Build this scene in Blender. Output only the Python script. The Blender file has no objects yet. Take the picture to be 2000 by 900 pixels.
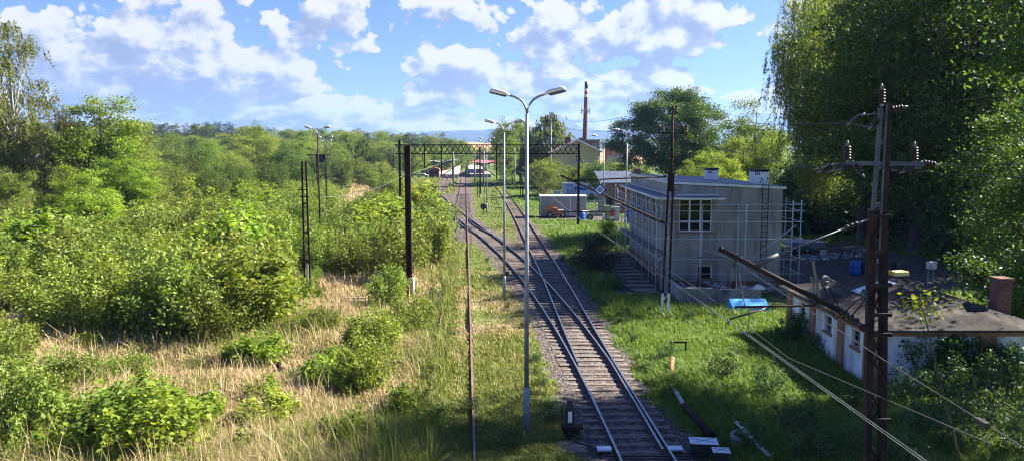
import bpy, math, random
import numpy as np
from mathutils import Vector, Matrix, noise
random.seed(7)
RNG = np.random.default_rng(11)
SC = bpy.context.scene
COL = SC.collection
R = math.radians
PI = math.pi

# ------------------------------------------------------------------ camera
FPX = 1450.0
PITCH = math.atan(155 / FPX)
EYE = 8.6
def ray(px, py):
    u = (px - 1000) / FPX; v = (450 - py) / FPX
    return u, math.cos(PITCH) + v * math.sin(PITCH), -math.sin(PITCH) + v * math.cos(PITCH)
def gp(px, py, z=0.0):            # surveyed spot on the ground
    a, b, c = ray(px, py); t = (z - EYE) / c
    return Vector((a * t, b * t, z))
def dp(px, py, d):                # surveyed spot at a known distance
    a, b, c = ray(px, py); t = d / b
    return Vector((a * t, d, EYE + c * t))
cam = bpy.data.cameras.new('camera'); co = bpy.data.objects.new('camera', cam); COL.objects.link(co)
co.location = (0, 0, EYE); co.rotation_euler = (PI / 2 - PITCH, 0, 0)
cam.sensor_width = 36; cam.lens = 36 * FPX / 2000; cam.clip_end = 14000; cam.clip_start = 0.1
SC.camera = co

# ------------------------------------------------------------------ materials
def _n(nt, t, **kw):
    n = nt.nodes.new(t)
    for k, v in kw.items(): setattr(n, k, v)
    return n
def ramp(nt, fac, stops):
    r = _n(nt, 'ShaderNodeValToRGB'); e = r.color_ramp.elements
    while len(e) < len(stops): e.new(0.5)
    for i, (p, c) in enumerate(stops):
        e[i].position = p; e[i].color = (*c, 1) if len(c) == 3 else c
    nt.links.new(fac, r.inputs[0]); return r.outputs[0]
def pm(name, c1, c2=None, scale=3.0, rough=.75, metal=0.0, bump=0.0, bscale=None, c3=None, stretch=None, spec=.4, streak=0):
    m = bpy.data.materials.new(name); m.use_nodes = True; nt = m.node_tree
    b = nt.nodes['Principled BSDF']; b.inputs['Roughness'].default_value = rough; b.inputs['Metallic'].default_value = metal
    b.inputs['Specular IOR Level'].default_value = spec
    if c2 is None: c2 = tuple(min(1, x * 1.25) for x in c1)
    tc = _n(nt, 'ShaderNodeTexCoord'); v = tc.outputs['Object']
    if stretch:
        mp = _n(nt, 'ShaderNodeMapping'); mp.inputs['Scale'].default_value = stretch; nt.links.new(v, mp.inputs[0]); v = mp.outputs[0]
    no = _n(nt, 'ShaderNodeTexNoise'); no.inputs['Scale'].default_value = scale; no.inputs['Detail'].default_value = 8; no.inputs['Roughness'].default_value = .62
    nt.links.new(v, no.inputs['Vector'])
    st = [(.36, c1), (.64, c2)]
    if c3: st = [(.34, c1), (.52, c2), (.68, c3)]
    colr = ramp(nt, no.outputs['Fac'], st)
    if streak:       # rain stains and dirt running down a wall
        m2 = _n(nt, 'ShaderNodeMapping'); m2.inputs['Scale'].default_value = (1.6, 1.6, .22); nt.links.new(tc.outputs['Object'], m2.inputs[0])
        n3 = _n(nt, 'ShaderNodeTexNoise'); n3.inputs['Scale'].default_value = 1.3; n3.inputs['Detail'].default_value = 7; n3.inputs['Roughness'].default_value = .7; nt.links.new(m2.outputs[0], n3.inputs['Vector'])
        mm = _n(nt, 'ShaderNodeMixRGB', blend_type='MULTIPLY'); mm.inputs[0].default_value = streak
        nt.links.new(colr, mm.inputs[1]); nt.links.new(ramp(nt, n3.outputs['Fac'], [(.36, (.5, .49, .46)), (.5, (.95, .95, .94)), (.68, (1.12, 1.12, 1.1))]), mm.inputs[2]); colr = mm.outputs[0]
    nt.links.new(colr, b.inputs['Base Color'])
    if bump:
        n2 = _n(nt, 'ShaderNodeTexNoise'); n2.inputs['Scale'].default_value = bscale or scale * 6; n2.inputs['Detail'].default_value = 6
        nt.links.new(v, n2.inputs['Vector'])
        bp = _n(nt, 'ShaderNodeBump'); bp.inputs['Strength'].default_value = bump; bp.inputs['Distance'].default_value = .03
        nt.links.new(n2.outputs['Fac'], bp.inputs['Height']); nt.links.new(bp.outputs[0], b.inputs['Normal'])
    return m
def leafmat(name, ca, cb, cc, trans=.35, rough=.55):
    m = bpy.data.materials.new(name); m.use_nodes = True; nt = m.node_tree; nt.nodes.clear()
    out = _n(nt, 'ShaderNodeOutputMaterial'); g = _n(nt, 'ShaderNodeNewGeometry'); oi = _n(nt, 'ShaderNodeObjectInfo')
    col = ramp(nt, g.outputs['Random Per Island'], [(0, ca), (.5, cb), (1, cc)])
    hs = _n(nt, 'ShaderNodeHueSaturation')
    mr = _n(nt, 'ShaderNodeMapRange'); mr.inputs['To Min'].default_value = .72; mr.inputs['To Max'].default_value = 1.25
    nt.links.new(oi.outputs['Random'], mr.inputs[0]); nt.links.new(mr.outputs[0], hs.inputs['Value'])
    mh = _n(nt, 'ShaderNodeMapRange'); mh.inputs['To Min'].default_value = .473; mh.inputs['To Max'].default_value = .51
    m2 = _n(nt, 'ShaderNodeMath', operation='FRACT'); m1 = _n(nt, 'ShaderNodeMath', operation='MULTIPLY'); m1.inputs[1].default_value = 7.31
    nt.links.new(oi.outputs['Random'], m1.inputs[0]); nt.links.new(m1.outputs[0], m2.inputs[0]); nt.links.new(m2.outputs[0], mh.inputs[0])
    nt.links.new(mh.outputs[0], hs.inputs['Hue']); nt.links.new(col, hs.inputs['Color'])
    p = _n(nt, 'ShaderNodeBsdfPrincipled'); p.inputs['Roughness'].default_value = rough; p.inputs['Specular IOR Level'].default_value = .3
    nt.links.new(hs.outputs[0], p.inputs['Base Color'])
    t = _n(nt, 'ShaderNodeBsdfTranslucent')
    br = _n(nt, 'ShaderNodeMixRGB', blend_type='MULTIPLY'); br.inputs[0].default_value = 1; br.inputs[2].default_value = (1.25, 1.2, .55, 1)
    nt.links.new(hs.outputs[0], br.inputs[1]); nt.links.new(br.outputs[0], t.inputs[0])
    mx = _n(nt, 'ShaderNodeMixShader'); mx.inputs[0].default_value = trans
    nt.links.new(p.outputs[0], mx.inputs[1]); nt.links.new(t.outputs[0], mx.inputs[2]); nt.links.new(mx.outputs[0], out.inputs[0])
    return m
def brickmat(name, c1, c2, mortar, scale=4.0):
    m = bpy.data.materials.new(name); m.use_nodes = True; nt = m.node_tree; b = nt.nodes['Principled BSDF']; b.inputs['Roughness'].default_value = .85
    tc = _n(nt, 'ShaderNodeTexCoord'); sx = _n(nt, 'ShaderNodeSeparateXYZ'); nt.links.new(tc.outputs['Object'], sx.inputs[0])
    ad = _n(nt, 'ShaderNodeMath'); nt.links.new(sx.outputs[0], ad.inputs[0]); nt.links.new(sx.outputs[1], ad.inputs[1])
    cx = _n(nt, 'ShaderNodeCombineXYZ'); nt.links.new(ad.outputs[0], cx.inputs[0]); nt.links.new(sx.outputs[2], cx.inputs[1])
    br = _n(nt, 'ShaderNodeTexBrick'); br.inputs['Scale'].default_value = scale; br.inputs['Color1'].default_value = (*c1, 1); br.inputs['Color2'].default_value = (*c2, 1)
    br.inputs['Mortar'].default_value = (*mortar, 1); br.inputs['Mortar Size'].default_value = .02
    nt.links.new(cx.outputs[0], br.inputs['Vector'])
    no = _n(nt, 'ShaderNodeTexNoise'); no.inputs['Scale'].default_value = 2.5; no.inputs['Detail'].default_value = 6; nt.links.new(tc.outputs['Object'], no.inputs['Vector'])
    mx = _n(nt, 'ShaderNodeMixRGB', blend_type='MULTIPLY'); mx.inputs[0].default_value = .8
    nt.links.new(br.outputs['Color'], mx.inputs[1]); nt.links.new(ramp(nt, no.outputs['Fac'], [(.3, (.55, .55, .55)), (.65, (1.15, 1.1, 1.05))]), mx.inputs[2])
    nt.links.new(mx.outputs[0], b.inputs['Base Color'])
    bp = _n(nt, 'ShaderNodeBump'); bp.inputs['Strength'].default_value = .5; bp.inputs['Distance'].default_value = .02
    nt.links.new(br.outputs['Fac'], bp.inputs['Height']); bp.invert = True; nt.links.new(bp.outputs[0], b.inputs['Normal'])
    return m
M = {}
M['rust'] = pm('rusty_steel', (.015, .010, .009), (.033, .020, .016), 2.5, .85, 0, .3, c3=(.062, .033, .022), spec=.15)
M['rust_dark'] = pm('dark_rust', (.014, .010, .010), (.034, .022, .019), 2, .8, spec=.2)
M['black'] = pm('black_paint', (.012, .012, .014), (.03, .03, .032), 4, .5)
M['galv'] = pm('galvanised_steel', (.20, .22, .24), (.30, .32, .34), 5, .5, .25, .05)
M['galv_tube'] = pm('scaffold_tube', (.36, .39, .42), (.52, .55, .57), 5, .5, .1)
M['lamp_alu'] = pm('lamp_aluminium', (.62, .63, .62), (.74, .74, .72), 8, .35, .35)
M['lamp_lens'] = pm('lamp_lens', (.05, .06, .09), (.08, .09, .13), 4, .15)
M['grey_paint'] = pm('grey_paint', (.22, .26, .30), (.29, .33, .37), 3, .5, .1)
M['white'] = pm('white_paint', (.68, .69, .68), (.8, .8, .8), 2, .5)
M['white_dirty'] = pm('dirty_white', (.45, .45, .43), (.7, .7, .68), 1.2, .7, 0, .2)
M['concrete'] = pm('concrete', (.2, .2, .19), (.34, .33, .31), 1.5, .9, 0, .4, 25)
M['concrete_dark'] = pm('weathered_concrete', (.07, .075, .08), (.24, .23, .21), 1.2, .9, 0, .4, 20, c3=(.3, .28, .25))
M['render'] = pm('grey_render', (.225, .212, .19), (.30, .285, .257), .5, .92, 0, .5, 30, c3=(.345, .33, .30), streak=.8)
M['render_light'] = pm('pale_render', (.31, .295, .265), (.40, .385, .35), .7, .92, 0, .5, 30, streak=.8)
M['plinth'] = pm('exposed_brick_plinth', (.16, .06, .035), (.28, .12, .07), 6, .9, 0, .4)
M['roofing'] = pm('bitumen_roofing', (.045, .055, .085), (.09, .105, .15), .9, .55, 0, .2)
M['roofing_old'] = pm('old_tar_paper', (.022, .02, .021), (.05, .044, .042), 1.1, .9, 0, .8, 12, c3=(.125, .108, .092), spec=.15, streak=.7)
M['zinc'] = pm('zinc_flashing', (.5, .54, .6), (.66, .7, .75), 3, .35, .4)
M['wood'] = pm('weathered_planks', (.13, .11, .09), (.3, .27, .23), 2, .85, 0, .3, 30, stretch=(1, 6, 6))
M['sleeper'] = pm('sleeper_timber', (.085, .066, .055), (.17, .14, .118), 1.3, .9, 0, .6, 30, c3=(.27, .235, .205), stretch=(2.0, 9, 9))
M['rail_side'] = pm('rail_rust', (.05, .03, .022), (.10, .06, .042), 3, .8, 0, .2)
M['rail_top'] = pm('polished_rail', (.2, .2, .21), (.34, .35, .36), 2, .34, .85, c3=(.24, .19, .16))
M['rail_old'] = pm('rusty_rail_top', (.16, .09, .06), (.26, .16, .12), 4, .65, .2)
M['window'] = pm('dark_glass', (.004, .005, .006), (.012, .014, .016), 1.2, .1, 0, spec=.3)
M['brick'] = brickmat('red_brick', (.26, .085, .05), (.20, .06, .04), (.3, .27, .24), 4)
M['brick_orange'] = brickmat('orange_brick', (.38, .15, .075), (.30, .115, .06), (.36, .3, .25), 4)
M['brick_dark'] = brickmat('sooty_brick', (.13, .045, .03), (.20, .07, .05), (.16, .14, .12), 4)
M['plaster'] = pm('whitewash', (.55, .56, .57), (.74, .75, .75), .9, .9, 0, .3, 20, c3=(.8, .8, .8), streak=.9)
M['yellow_wall'] = pm('ochre_plaster', (.42, .32, .17), (.50, .39, .21), .4, .9)
M['tile'] = pm('roof_tiles', (.2, .07, .045), (.3, .12, .08), .7, .8)
M['red_roof'] = pm('red_sheet_roof', (.42, .09, .09), (.52, .14, .13), .5, .6)
M['container'] = pm('container_grey', (.27, .29, .29), (.36, .375, .37), .6, .6)
M['van'] = pm('van_white', (.6, .65, .72), (.7, .74, .8), .5, .3)
M['blue'] = pm('blue_plastic', (.02, .10, .45), (.035, .14, .55), 1.5, .4)
M['sign_blue'] = pm('sign_blue', (.015, .04, .30), (.02, .05, .34), 2, .4)
M['tarp_blue'] = pm('bright_blue_sheet', (.05, .27, .60), (.08, .33, .68), 1, .5)
M['orange'] = pm('orange_paint', (.36, .09, .035), (.45, .13, .06), 2, .5)
M['tan'] = pm('cardboard', (.45, .27, .12), (.52, .33, .16), 2, .8)
M['yellow'] = pm('faded_yellow', (.42, .36, .14), (.52, .46, .2), 4, .6)
M['red'] = pm('red_paint', (.5, .04, .05), (.58, .07, .07), 2, .5)
M['tyre'] = pm('rubber', (.015, .015, .016), (.03, .03, .03), 6, .8)
M['porcelain'] = pm('brown_glazed_porcelain', (.018, .012, .012), (.034, .02, .018), 3, .45, 0, spec=.35)
M['fitting'] = pm('pale_fitting', (.10, .10, .10), (.19, .19, .185), 5, .6, .1)
M['mast_paint'] = pm('mast_paint', (.05, .058, .07), (.09, .10, .115), 3, .6)
M['pipe_grey'] = pm('pipe_grey', (.3, .31, .32), (.45, .46, .47), 2, .6)
M['wire'] = pm('copper_wire', (.03, .03, .03), (.06, .065, .06), 3, .7)
M['wire_bright'] = pm('worn_wire', (.12, .14, .13), (.2, .23, .21), 3, .6)
M['lid'] = pm('aluminium_lid', (.5, .53, .58), (.62, .65, .7), 3, .4, .35)
M['bark'] = pm('bark', (.045, .035, .028), (.12, .10, .08), 2, .95, 0, .8, 14, stretch=(3, 3, .7))
M['bark_birch'] = pm('birch_bark', (.12, .11, .10), (.55, .53, .5), 1.3, .85, 0, .3, 14, stretch=(1, 1, 2.5))
M['rubble'] = pm('rubble', (.12, .12, .13), (.4, .38, .4), 3, .9, 0, .6)
M['field'] = pm('ripe_field', (.27, .17, .075), (.34, .22, .105), .02, .95)
M['asphalt'] = pm('path_paving', (.3, .25, .21), (.4, .35, .3), .6, .95)
L = {}
L['shrub'] = leafmat('shrub_leaf', (.085, .15, .02), (.15, .225, .03), (.23, .285, .05))
L['shrub2'] = leafmat('shrub_leaf_pale', (.10, .165, .024), (.165, .24, .036), (.24, .29, .06))
L['maple'] = leafmat('maple_leaf', (.12, .21, .022), (.20, .30, .03), (.29, .36, .05), .45)
L['oak'] = leafmat('oak_leaf', (.045, .095, .02), (.078, .15, .026), (.13, .205, .036), .42)
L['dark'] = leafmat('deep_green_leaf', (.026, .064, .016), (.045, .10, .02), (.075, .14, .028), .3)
L['lime'] = leafmat('lime_leaf', (.05, .105, .018), (.09, .16, .024), (.15, .21, .038), .35)
L['birch'] = leafmat('birch_leaf', (.075, .10, .026), (.125, .15, .04), (.19, .20, .065), .4)
L['willow'] = leafmat('willow_leaf', (.09, .145, .03), (.15, .21, .042), (.22, .27, .07), .5)
L['pine'] = leafmat('needle', (.02, .038, .013), (.034, .055, .018), (.05, .072, .024), .15)
L['red_leaf'] = leafmat('reddish_leaf', (.2, .07, .03), (.28, .11, .05), (.32, .17, .07), .3)
L['weed'] = leafmat('weed_leaf', (.03, .075, .018), (.055, .115, .024), (.09, .155, .035), .3)
L['ever'] = leafmat('yew_needle', (.008, .016, .008), (.014, .024, .011), (.02, .032, .014), .08)
L['fern'] = leafmat('fern_leaf', (.08, .16, .03), (.12, .21, .04), (.17, .26, .06), .3)

# ------------------------------------------------------------------ mesh helpers
class MB:
    def __init__(s): s.g = []; s.v = []; s.f = []; s.mi = []; s.m = 0; s.sm = []; s.smooth = False
    def add(s, vs, fs):
        o = len(s.v); s.v += [tuple(v) for v in vs]; s.g.append((o, len(s.f), len(vs), len(fs)))
        for f in fs: s.f.append(tuple(o + i for i in f)); s.mi.append(s.m); s.sm.append(s.smooth)
        return s
    def box(s, c, size, rz=0, tilt=None):
        hx, hy, hz = (a / 2 for a in size); mt = Matrix.Rotation(rz, 3, 'Z')
        if tilt is not None: mt = mt @ tilt
        c = Vector(c)
        vs = [c + mt @ Vector((x * hx, y * hy, z * hz)) for z in (-1, 1) for x, y in ((-1, -1), (1, -1), (1, 1), (-1, 1))]
        return s.add(vs, [(3, 2, 1, 0), (4, 5, 6, 7), (0, 1, 5, 4), (1, 2, 6, 5), (2, 3, 7, 6), (3, 0, 4, 7)])
    def b2(s, x0, x1, y0, y1, z0, z1):
        return s.box(((x0 + x1) / 2, (y0 + y1) / 2, (z0 + z1) / 2), (abs(x1 - x0), abs(y1 - y0), abs(z1 - z0)))
    def frame(s, d):
        d = d.normalized(); up = Vector((0, 0, 1)) if abs(d.z) < .95 else Vector((1, 0, 0))
        a = d.cross(up).normalized(); return a, a.cross(d).normalized()
    def bar(s, p, q, w, h):
        p = Vector(p); q = Vector(q); a, b = s.frame(q - p); a *= w / 2; b *= h / 2
        vs = [e + i * a + j * b for e in (p, q) for i, j in ((-1, -1), (1, -1), (1, 1), (-1, 1))]
        return s.add(vs, [(3, 2, 1, 0), (4, 5, 6, 7), (0, 1, 5, 4), (1, 2, 6, 5), (2, 3, 7, 6), (3, 0, 4, 7)])
    def tube(s, pts, r, n=8, cap=True):
        pts = [Vector(p) for p in pts]; rs = [float(q) for q in r] if isinstance(r, (list, tuple)) else [float(r)] * len(pts)
        vs = []; k = len(pts); old = s.smooth; s.smooth = n > 5
        for i, p in enumerate(pts):
            d = (pts[min(i + 1, k - 1)] - pts[max(i - 1, 0)]); a, b = s.frame(d)
            vs += [p + rs[i] * (math.cos(t) * a + math.sin(t) * b) for t in (2 * PI * j / n for j in range(n))]
        fs = [(i * n + j, i * n + (j + 1) % n, (i + 1) * n + (j + 1) % n, (i + 1) * n + j) for i in range(k - 1) for j in range(n)]
        s.add(vs, fs)
        o = len(s.v) - len(vs); s.smooth = False
        if cap:
            for f in (tuple(o + j for j in range(n))[::-1], tuple(o + (k - 1) * n + j for j in range(n))): s.f.append(f); s.mi.append(s.m); s.sm.append(False)
        s.smooth = old; return s
    def prism(s, poly, axis, a0, a1):      # poly of 2-D points pushed along an axis
        def mk(u, v, a): return {'x': (a, u, v), 'y': (u, a, v), 'z': (u, v, a)}[axis]
        n = len(poly); vs = [mk(u, v, a) for a in (a0, a1) for u, v in poly]
        fs = [tuple(range(n))[::-1], tuple(range(n, 2 * n))] + [(i, (i + 1) % n, n + (i + 1) % n, n + i) for i in range(n)]
        return s.add(vs, fs)
    def disc_stack(s, p, q, n, r0, r1):    # ribbed insulator body
        p = Vector(p); q = Vector(q); pts = []; rs = []
        for i in range(n):
            for t, r in ((.0, r0), (.25, r0), (.35, r1), (.75, r1 * .92), (.85, r0)):
                pts.append(p + (q - p) * ((i + t) / n)); rs.append(r)
        pts.append(q); rs.append(r0); return s.tube(pts, rs, 10)
    def mesh(s, name, mats, off=(0, 0, 0), fixn=True):
        me = bpy.data.meshes.new(name); ox, oy, oz = off
        me.from_pydata([(x - ox, y - oy, z - oz) for x, y, z in s.v], [], s.f)
        for m in (mats if isinstance(mats, (list, tuple)) else [mats]): me.materials.append(m)
        me.polygons.foreach_set('material_index', s.mi); me.polygons.foreach_set('use_smooth', s.sm)
        if fixn:
            import bmesh
            bm = bmesh.new(); bm.from_mesh(me); bmesh.ops.recalc_face_normals(bm, faces=bm.faces); bm.to_mesh(me); bm.free()
        me.update(); return me
def wloc(o):
    v = Vector((0, 0, 0))
    while o: v += o.location; o = o.parent
    return v
def tag(o, label=None, cat=None, group=None, kind=None):
    if label: o['label'] = label
    if cat: o['category'] = cat
    if group: o['group'] = group
    if kind: o['kind'] = kind
    return o
def thing(name, label, cat, loc=(0, 0, 0), group=None):
    o = bpy.data.objects.new(name, None); COL.objects.link(o); o.location = loc; o.empty_display_size = .3
    return tag(o, label, cat, group)
def part(name, mb, mats, parent, label=None, bevel=0):
    o = bpy.data.objects.new(name, mb.mesh(name, mats, wloc(parent))); COL.objects.link(o); o.parent = parent
    if label: o['label'] = label
    if bevel: bev(o, bevel)
    return o
def pieces(name, mb, mats, parent):          # every piece of the batch becomes a part of its own
    for o0, f0, nv, nf in mb.g:
        q = MB(); q.v = mb.v[o0:o0 + nv]; q.f = [tuple(i - o0 for i in f) for f in mb.f[f0:f0 + nf]]; q.mi = mb.mi[f0:f0 + nf]; q.sm = mb.sm[f0:f0 + nf]; part(name, q, mats, parent)
def bev(o, w):
    b = o.modifiers.new('bevel', 'BEVEL'); b.width = w; b.segments = 2; b.limit_method = 'ANGLE'; b.angle_limit = R(40)
def solo(name, mb, mats, label=None, cat=None, group=None, kind=None, loc=(0, 0, 0), bevel=0):
    o = bpy.data.objects.new(name, mb.mesh(name, mats, loc)); COL.objects.link(o); o.location = loc
    if bevel: bev(o, bevel)
    return tag(o, label, cat, group, kind)
def copy_tree(o, parent=None):
    c = o.copy(); COL.objects.link(c)
    if parent: c.parent = parent
    for ch in list(o.children): copy_tree(ch, c)
    return c
def npmesh(name, V, F, mats, mi=None, smooth=None):
    V = np.asarray(V, np.float32); F = np.asarray(F, np.int32); k = F.shape[1]
    me = bpy.data.meshes.new(name); me.vertices.add(len(V)); me.vertices.foreach_set('co', V.ravel())
    me.loops.add(F.size); me.loops.foreach_set('vertex_index', F.ravel())
    me.polygons.add(len(F)); me.polygons.foreach_set('loop_start', np.arange(0, F.size, k, dtype=np.int32))
    for m in mats: me.materials.append(m)
    if mi is not None: me.polygons.foreach_set('material_index', np.asarray(mi, np.int32))
    me.update(calc_edges=True); return me
def link(name, me, loc=(0, 0, 0), parent=None, rz=0, sc=1):
    o = bpy.data.objects.new(name, me); COL.objects.link(o); o.location = loc; o.parent = parent; o.rotation_euler.z = rz
    o.scale = (sc, sc, sc) if not isinstance(sc, tuple) else sc
    return o
def nrm(a): return a / (np.linalg.norm(a, axis=1, keepdims=True) + 1e-9)
def leaves(P, size, up=.6, asp=.6, droop=0.0, rng=RNG):
    n = len(P); N = rng.normal(size=(n, 3)); N[:, 2] += up * 1.6; N = nrm(N)
    T = rng.normal(size=(n, 3)); T[:, 2] -= droop * 2.5; T = nrm(T - N * (T * N).sum(1, keepdims=True)); B = np.cross(N, T)
    Lh = (size * rng.uniform(.65, 1.3, n))[:, None] * .5; Wh = Lh * asp
    mid = P + N * 0.06 * Lh
    V = np.stack([P - T * Lh, mid + B * Wh - T * Lh * .1, P + T * Lh, mid - B * Wh - T * Lh * .1], 1).reshape(-1, 3)
    F = np.arange(4 * n).reshape(n, 4); return V, F
def join_np(parts):
    Vs = []; Fs = []; o = 0; ms = []
    for V, F, m in parts:
        Vs.append(V); Fs.append(F + o); ms.append(np.full(len(F), m)); o += len(V)
    return np.concatenate(Vs), np.concatenate(Fs), np.concatenate(ms)
def tube_np(pts, rs, n=5):
    mb = MB(); mb.tube(pts, rs, n, cap=False); return np.array(mb.v), np.array(mb.f)
def inpoly(x, y, poly):
    x = np.asarray(x, float); y = np.asarray(y, float); c = np.zeros(np.broadcast(x, y).shape, bool); j = len(poly) - 1
    for i in range(len(poly)):
        xi, yi = poly[i]; xj, yj = poly[j]
        c ^= ((yi > y) != (yj > y)) & (x < (xj - xi) * (y - yi) / (yj - yi + 1e-12) + xi); j = i
    return c
def wp(pts): return [tuple(gp(*p)[:2]) for p in pts]
HOLES = [wp([(395, 428), (440, 428), (445, 402), (400, 400)]), wp([(20, 640), (150, 640), (165, 580), (60, 560)]), wp([(672, 402), (745, 372), (748, 330), (700, 330)]), wp([(-60, 520), (50, 500), (60, 430), (-60, 430)]), wp([(650, 640), (700, 600), (690, 560), (655, 560)])]
# ------------------------------------------------------------------ track plan (x of each centre line as a function of y)
def path_fn(pts, win=9):
    ys = np.arange(0, 420, .5); p = np.array(sorted((y, x) for x, y in pts))
    xs = np.interp(ys, p[:, 0], p[:, 1])
    lo, hi = p[0], p[-1]; s0 = (p[1, 1] - p[0, 1]) / (p[1, 0] - p[0, 0]); s1 = (p[-1, 1] - p[-2, 1]) / (p[-1, 0] - p[-2, 0])
    xs = np.where(ys < lo[0], lo[1] + s0 * (ys - lo[0]), xs); xs = np.where(ys > hi[0], hi[1] + s1 * (ys - hi[0]), xs)
    k = int(win / .5) | 1
    for _ in range(2):
        xs = np.convolve(np.pad(xs, k // 2, 'reflect', reflect_type='odd'), np.ones(k) / k, 'valid')
    return lambda y: np.interp(y, ys, xs)
A_ = path_fn([(4.15, 10), (3.80, 20), (3.46, 28), (3.16, 38), (2.85, 50), (2.5, 59), (2.1, 69), (1.05, 96), (-1.1, 144), (-5.2, 216)])
B_ = path_fn([(4.15, 10), (3.80, 20), (3.48, 27), (3.05, 33.4), (2.38, 40.6), (1.38, 49.7), (.42, 57), (-1.5, 69), (-2.9, 76.5), (-5.9, 93), (-9.2, 112), (-13.1, 136), (-17.8, 161)])
C_ = lambda y: -0.55 - 0.0625 * np.asarray(y, float)
E_ = lambda y: -4.75 - 0.068 * np.asarray(y, float)
HG = .7525
def vn(x, y, s, seed=0):      # cheap smooth noise in -1..1
    x = np.asarray(x, float) / s; y = np.asarray(y, float) / s; r = np.random.default_rng(100 + seed); o = 0; a = 1; t = 0
    for k in range(4):
        for _ in range(3):
            th = r.uniform(0, 2 * PI); f = (1.9 ** k) * r.uniform(.8, 1.25); ph = r.uniform(0, 6.28)
            o = o + a * np.sin(f * (x * math.cos(th) + y * math.sin(th)) + ph + 1.3 * np.sin(f * .7 * (y * math.cos(th) - x * math.sin(th)) + ph * 2))
        t += a * 3; a *= .62
    return o / t * 2.2
def track_dist(x, y):
    x = np.asarray(x, float); y = np.asarray(y, float); big = 99.
    ha = np.interp(y, [0, 55, 66, 80, 110, 150], [1.65, 1.7, 1.75, 1.4, .8, .1])
    d = np.abs(x - A_(y)) - ha
    db = np.where(y < 163, np.abs(x - B_(y)) - np.interp(y, [0, 60, 163], [1.7, 1.9, 1.9]), big)
    d = np.minimum(d, db)
    lo, hi = np.minimum(A_(y), B_(y)), np.maximum(A_(y), B_(y))
    ins = (x > lo) & (x < hi) & (y < 80); d = np.where(ins & (d > 0), d * .25 - .05, d)
    dc = np.where((y > 70) & (y < 330), np.abs(x - C_(y)) - np.interp(y, [70, 85, 330], [1.2, 1.9, 2.0]), big)
    de = np.where((y > 118) & (y < 260), np.abs(x - E_(y)) - 1.5, big)
    d = np.minimum(d, np.minimum(dc, de))
    mid = np.where((y > 88) & (y < 150) & (x > B_(y)) & (x < C_(y) + 1.5), -.5, big)
    return np.minimum(d, mid)
def dryness(x, y):
    c = C_(y); left = np.clip((c + 1.2 - x) / 2.5, 0, 1)
    mid = ((x > c) & (x < A_(y))) * np.interp(y, [20, 45, 60, 80], [.25, .33, .3, .15])
    n = vn(x, y, 6, 3) * .5 + vn(x, y, 1.6, 4) * .25
    d = np.where(x > A_(y), .13 + .35 * np.clip(vn(x, y, 3.5, 5) - .25, 0, 1), mid + left * .42 + .0)
    d = d + np.where(x > A_(y), .05, .5) * n + left * .12
    d = d * np.interp(y, [75, 120], [1, .45]) - .2 * np.exp(-((x - c + .8) / 1.5) ** 2) * (x < A_(y))
    for h in HOLES: d = np.where(inpoly(x, y, h), 1.0, d)
    return np.clip(d, 0, 1)
def dirt(x, y):
    a = np.clip(1.2 - np.maximum(np.abs(x - 23.5) / 7, np.abs(y - 55) / 11), 0, 1) * 2.5
    b = np.clip(1.3 - np.maximum(np.abs(x - 8.3) / 1.8, np.abs(y - 53) / 9), 0, 1) * 3
    c = np.clip(1.15 - np.maximum(np.abs(x - 9) / 6, np.abs(y - 101) / 10), 0, 1) * 2
    return np.clip(np.maximum(a, np.maximum(b, c)) + vn(x, y, 2, 9) * .25, 0, 1)
def hz(x, y):                 # ground height
    x = np.asarray(x, float); y = np.asarray(y, float); td = track_dist(x, y)
    z = .10 * vn(x, y, 9, 1) + .05 * vn(x, y, 2.2, 2) - .06
    z = np.where(x > 24, z + np.clip((x - 24) / 14, 0, 2.2) * 1.6 * np.clip((90 - y) / 40, 0, 1), z)
    z = z + np.clip((-x - 45 - y * .12) / 60, 0, 1) * 2.5
    far = np.clip((np.hypot(x, y) - 260) / 420, 0, 1)
    z = z * (1 - far * .5) + np.where(x < -30, far * 9, 0)
    w = np.clip(1 - (td + .1) / 1.2, 0, 1); flat = np.minimum(np.abs(x - 13), 40)
    bw = np.clip(1 - np.maximum(np.abs(x - 14) - 8, np.abs(y - 43) - 20) / 4, 0, 1)
    z = z * (1 - .9 * bw)
    return z * (1 - w) + (-.10 + .015 * vn(x, y, .8, 6)) * w

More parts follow.
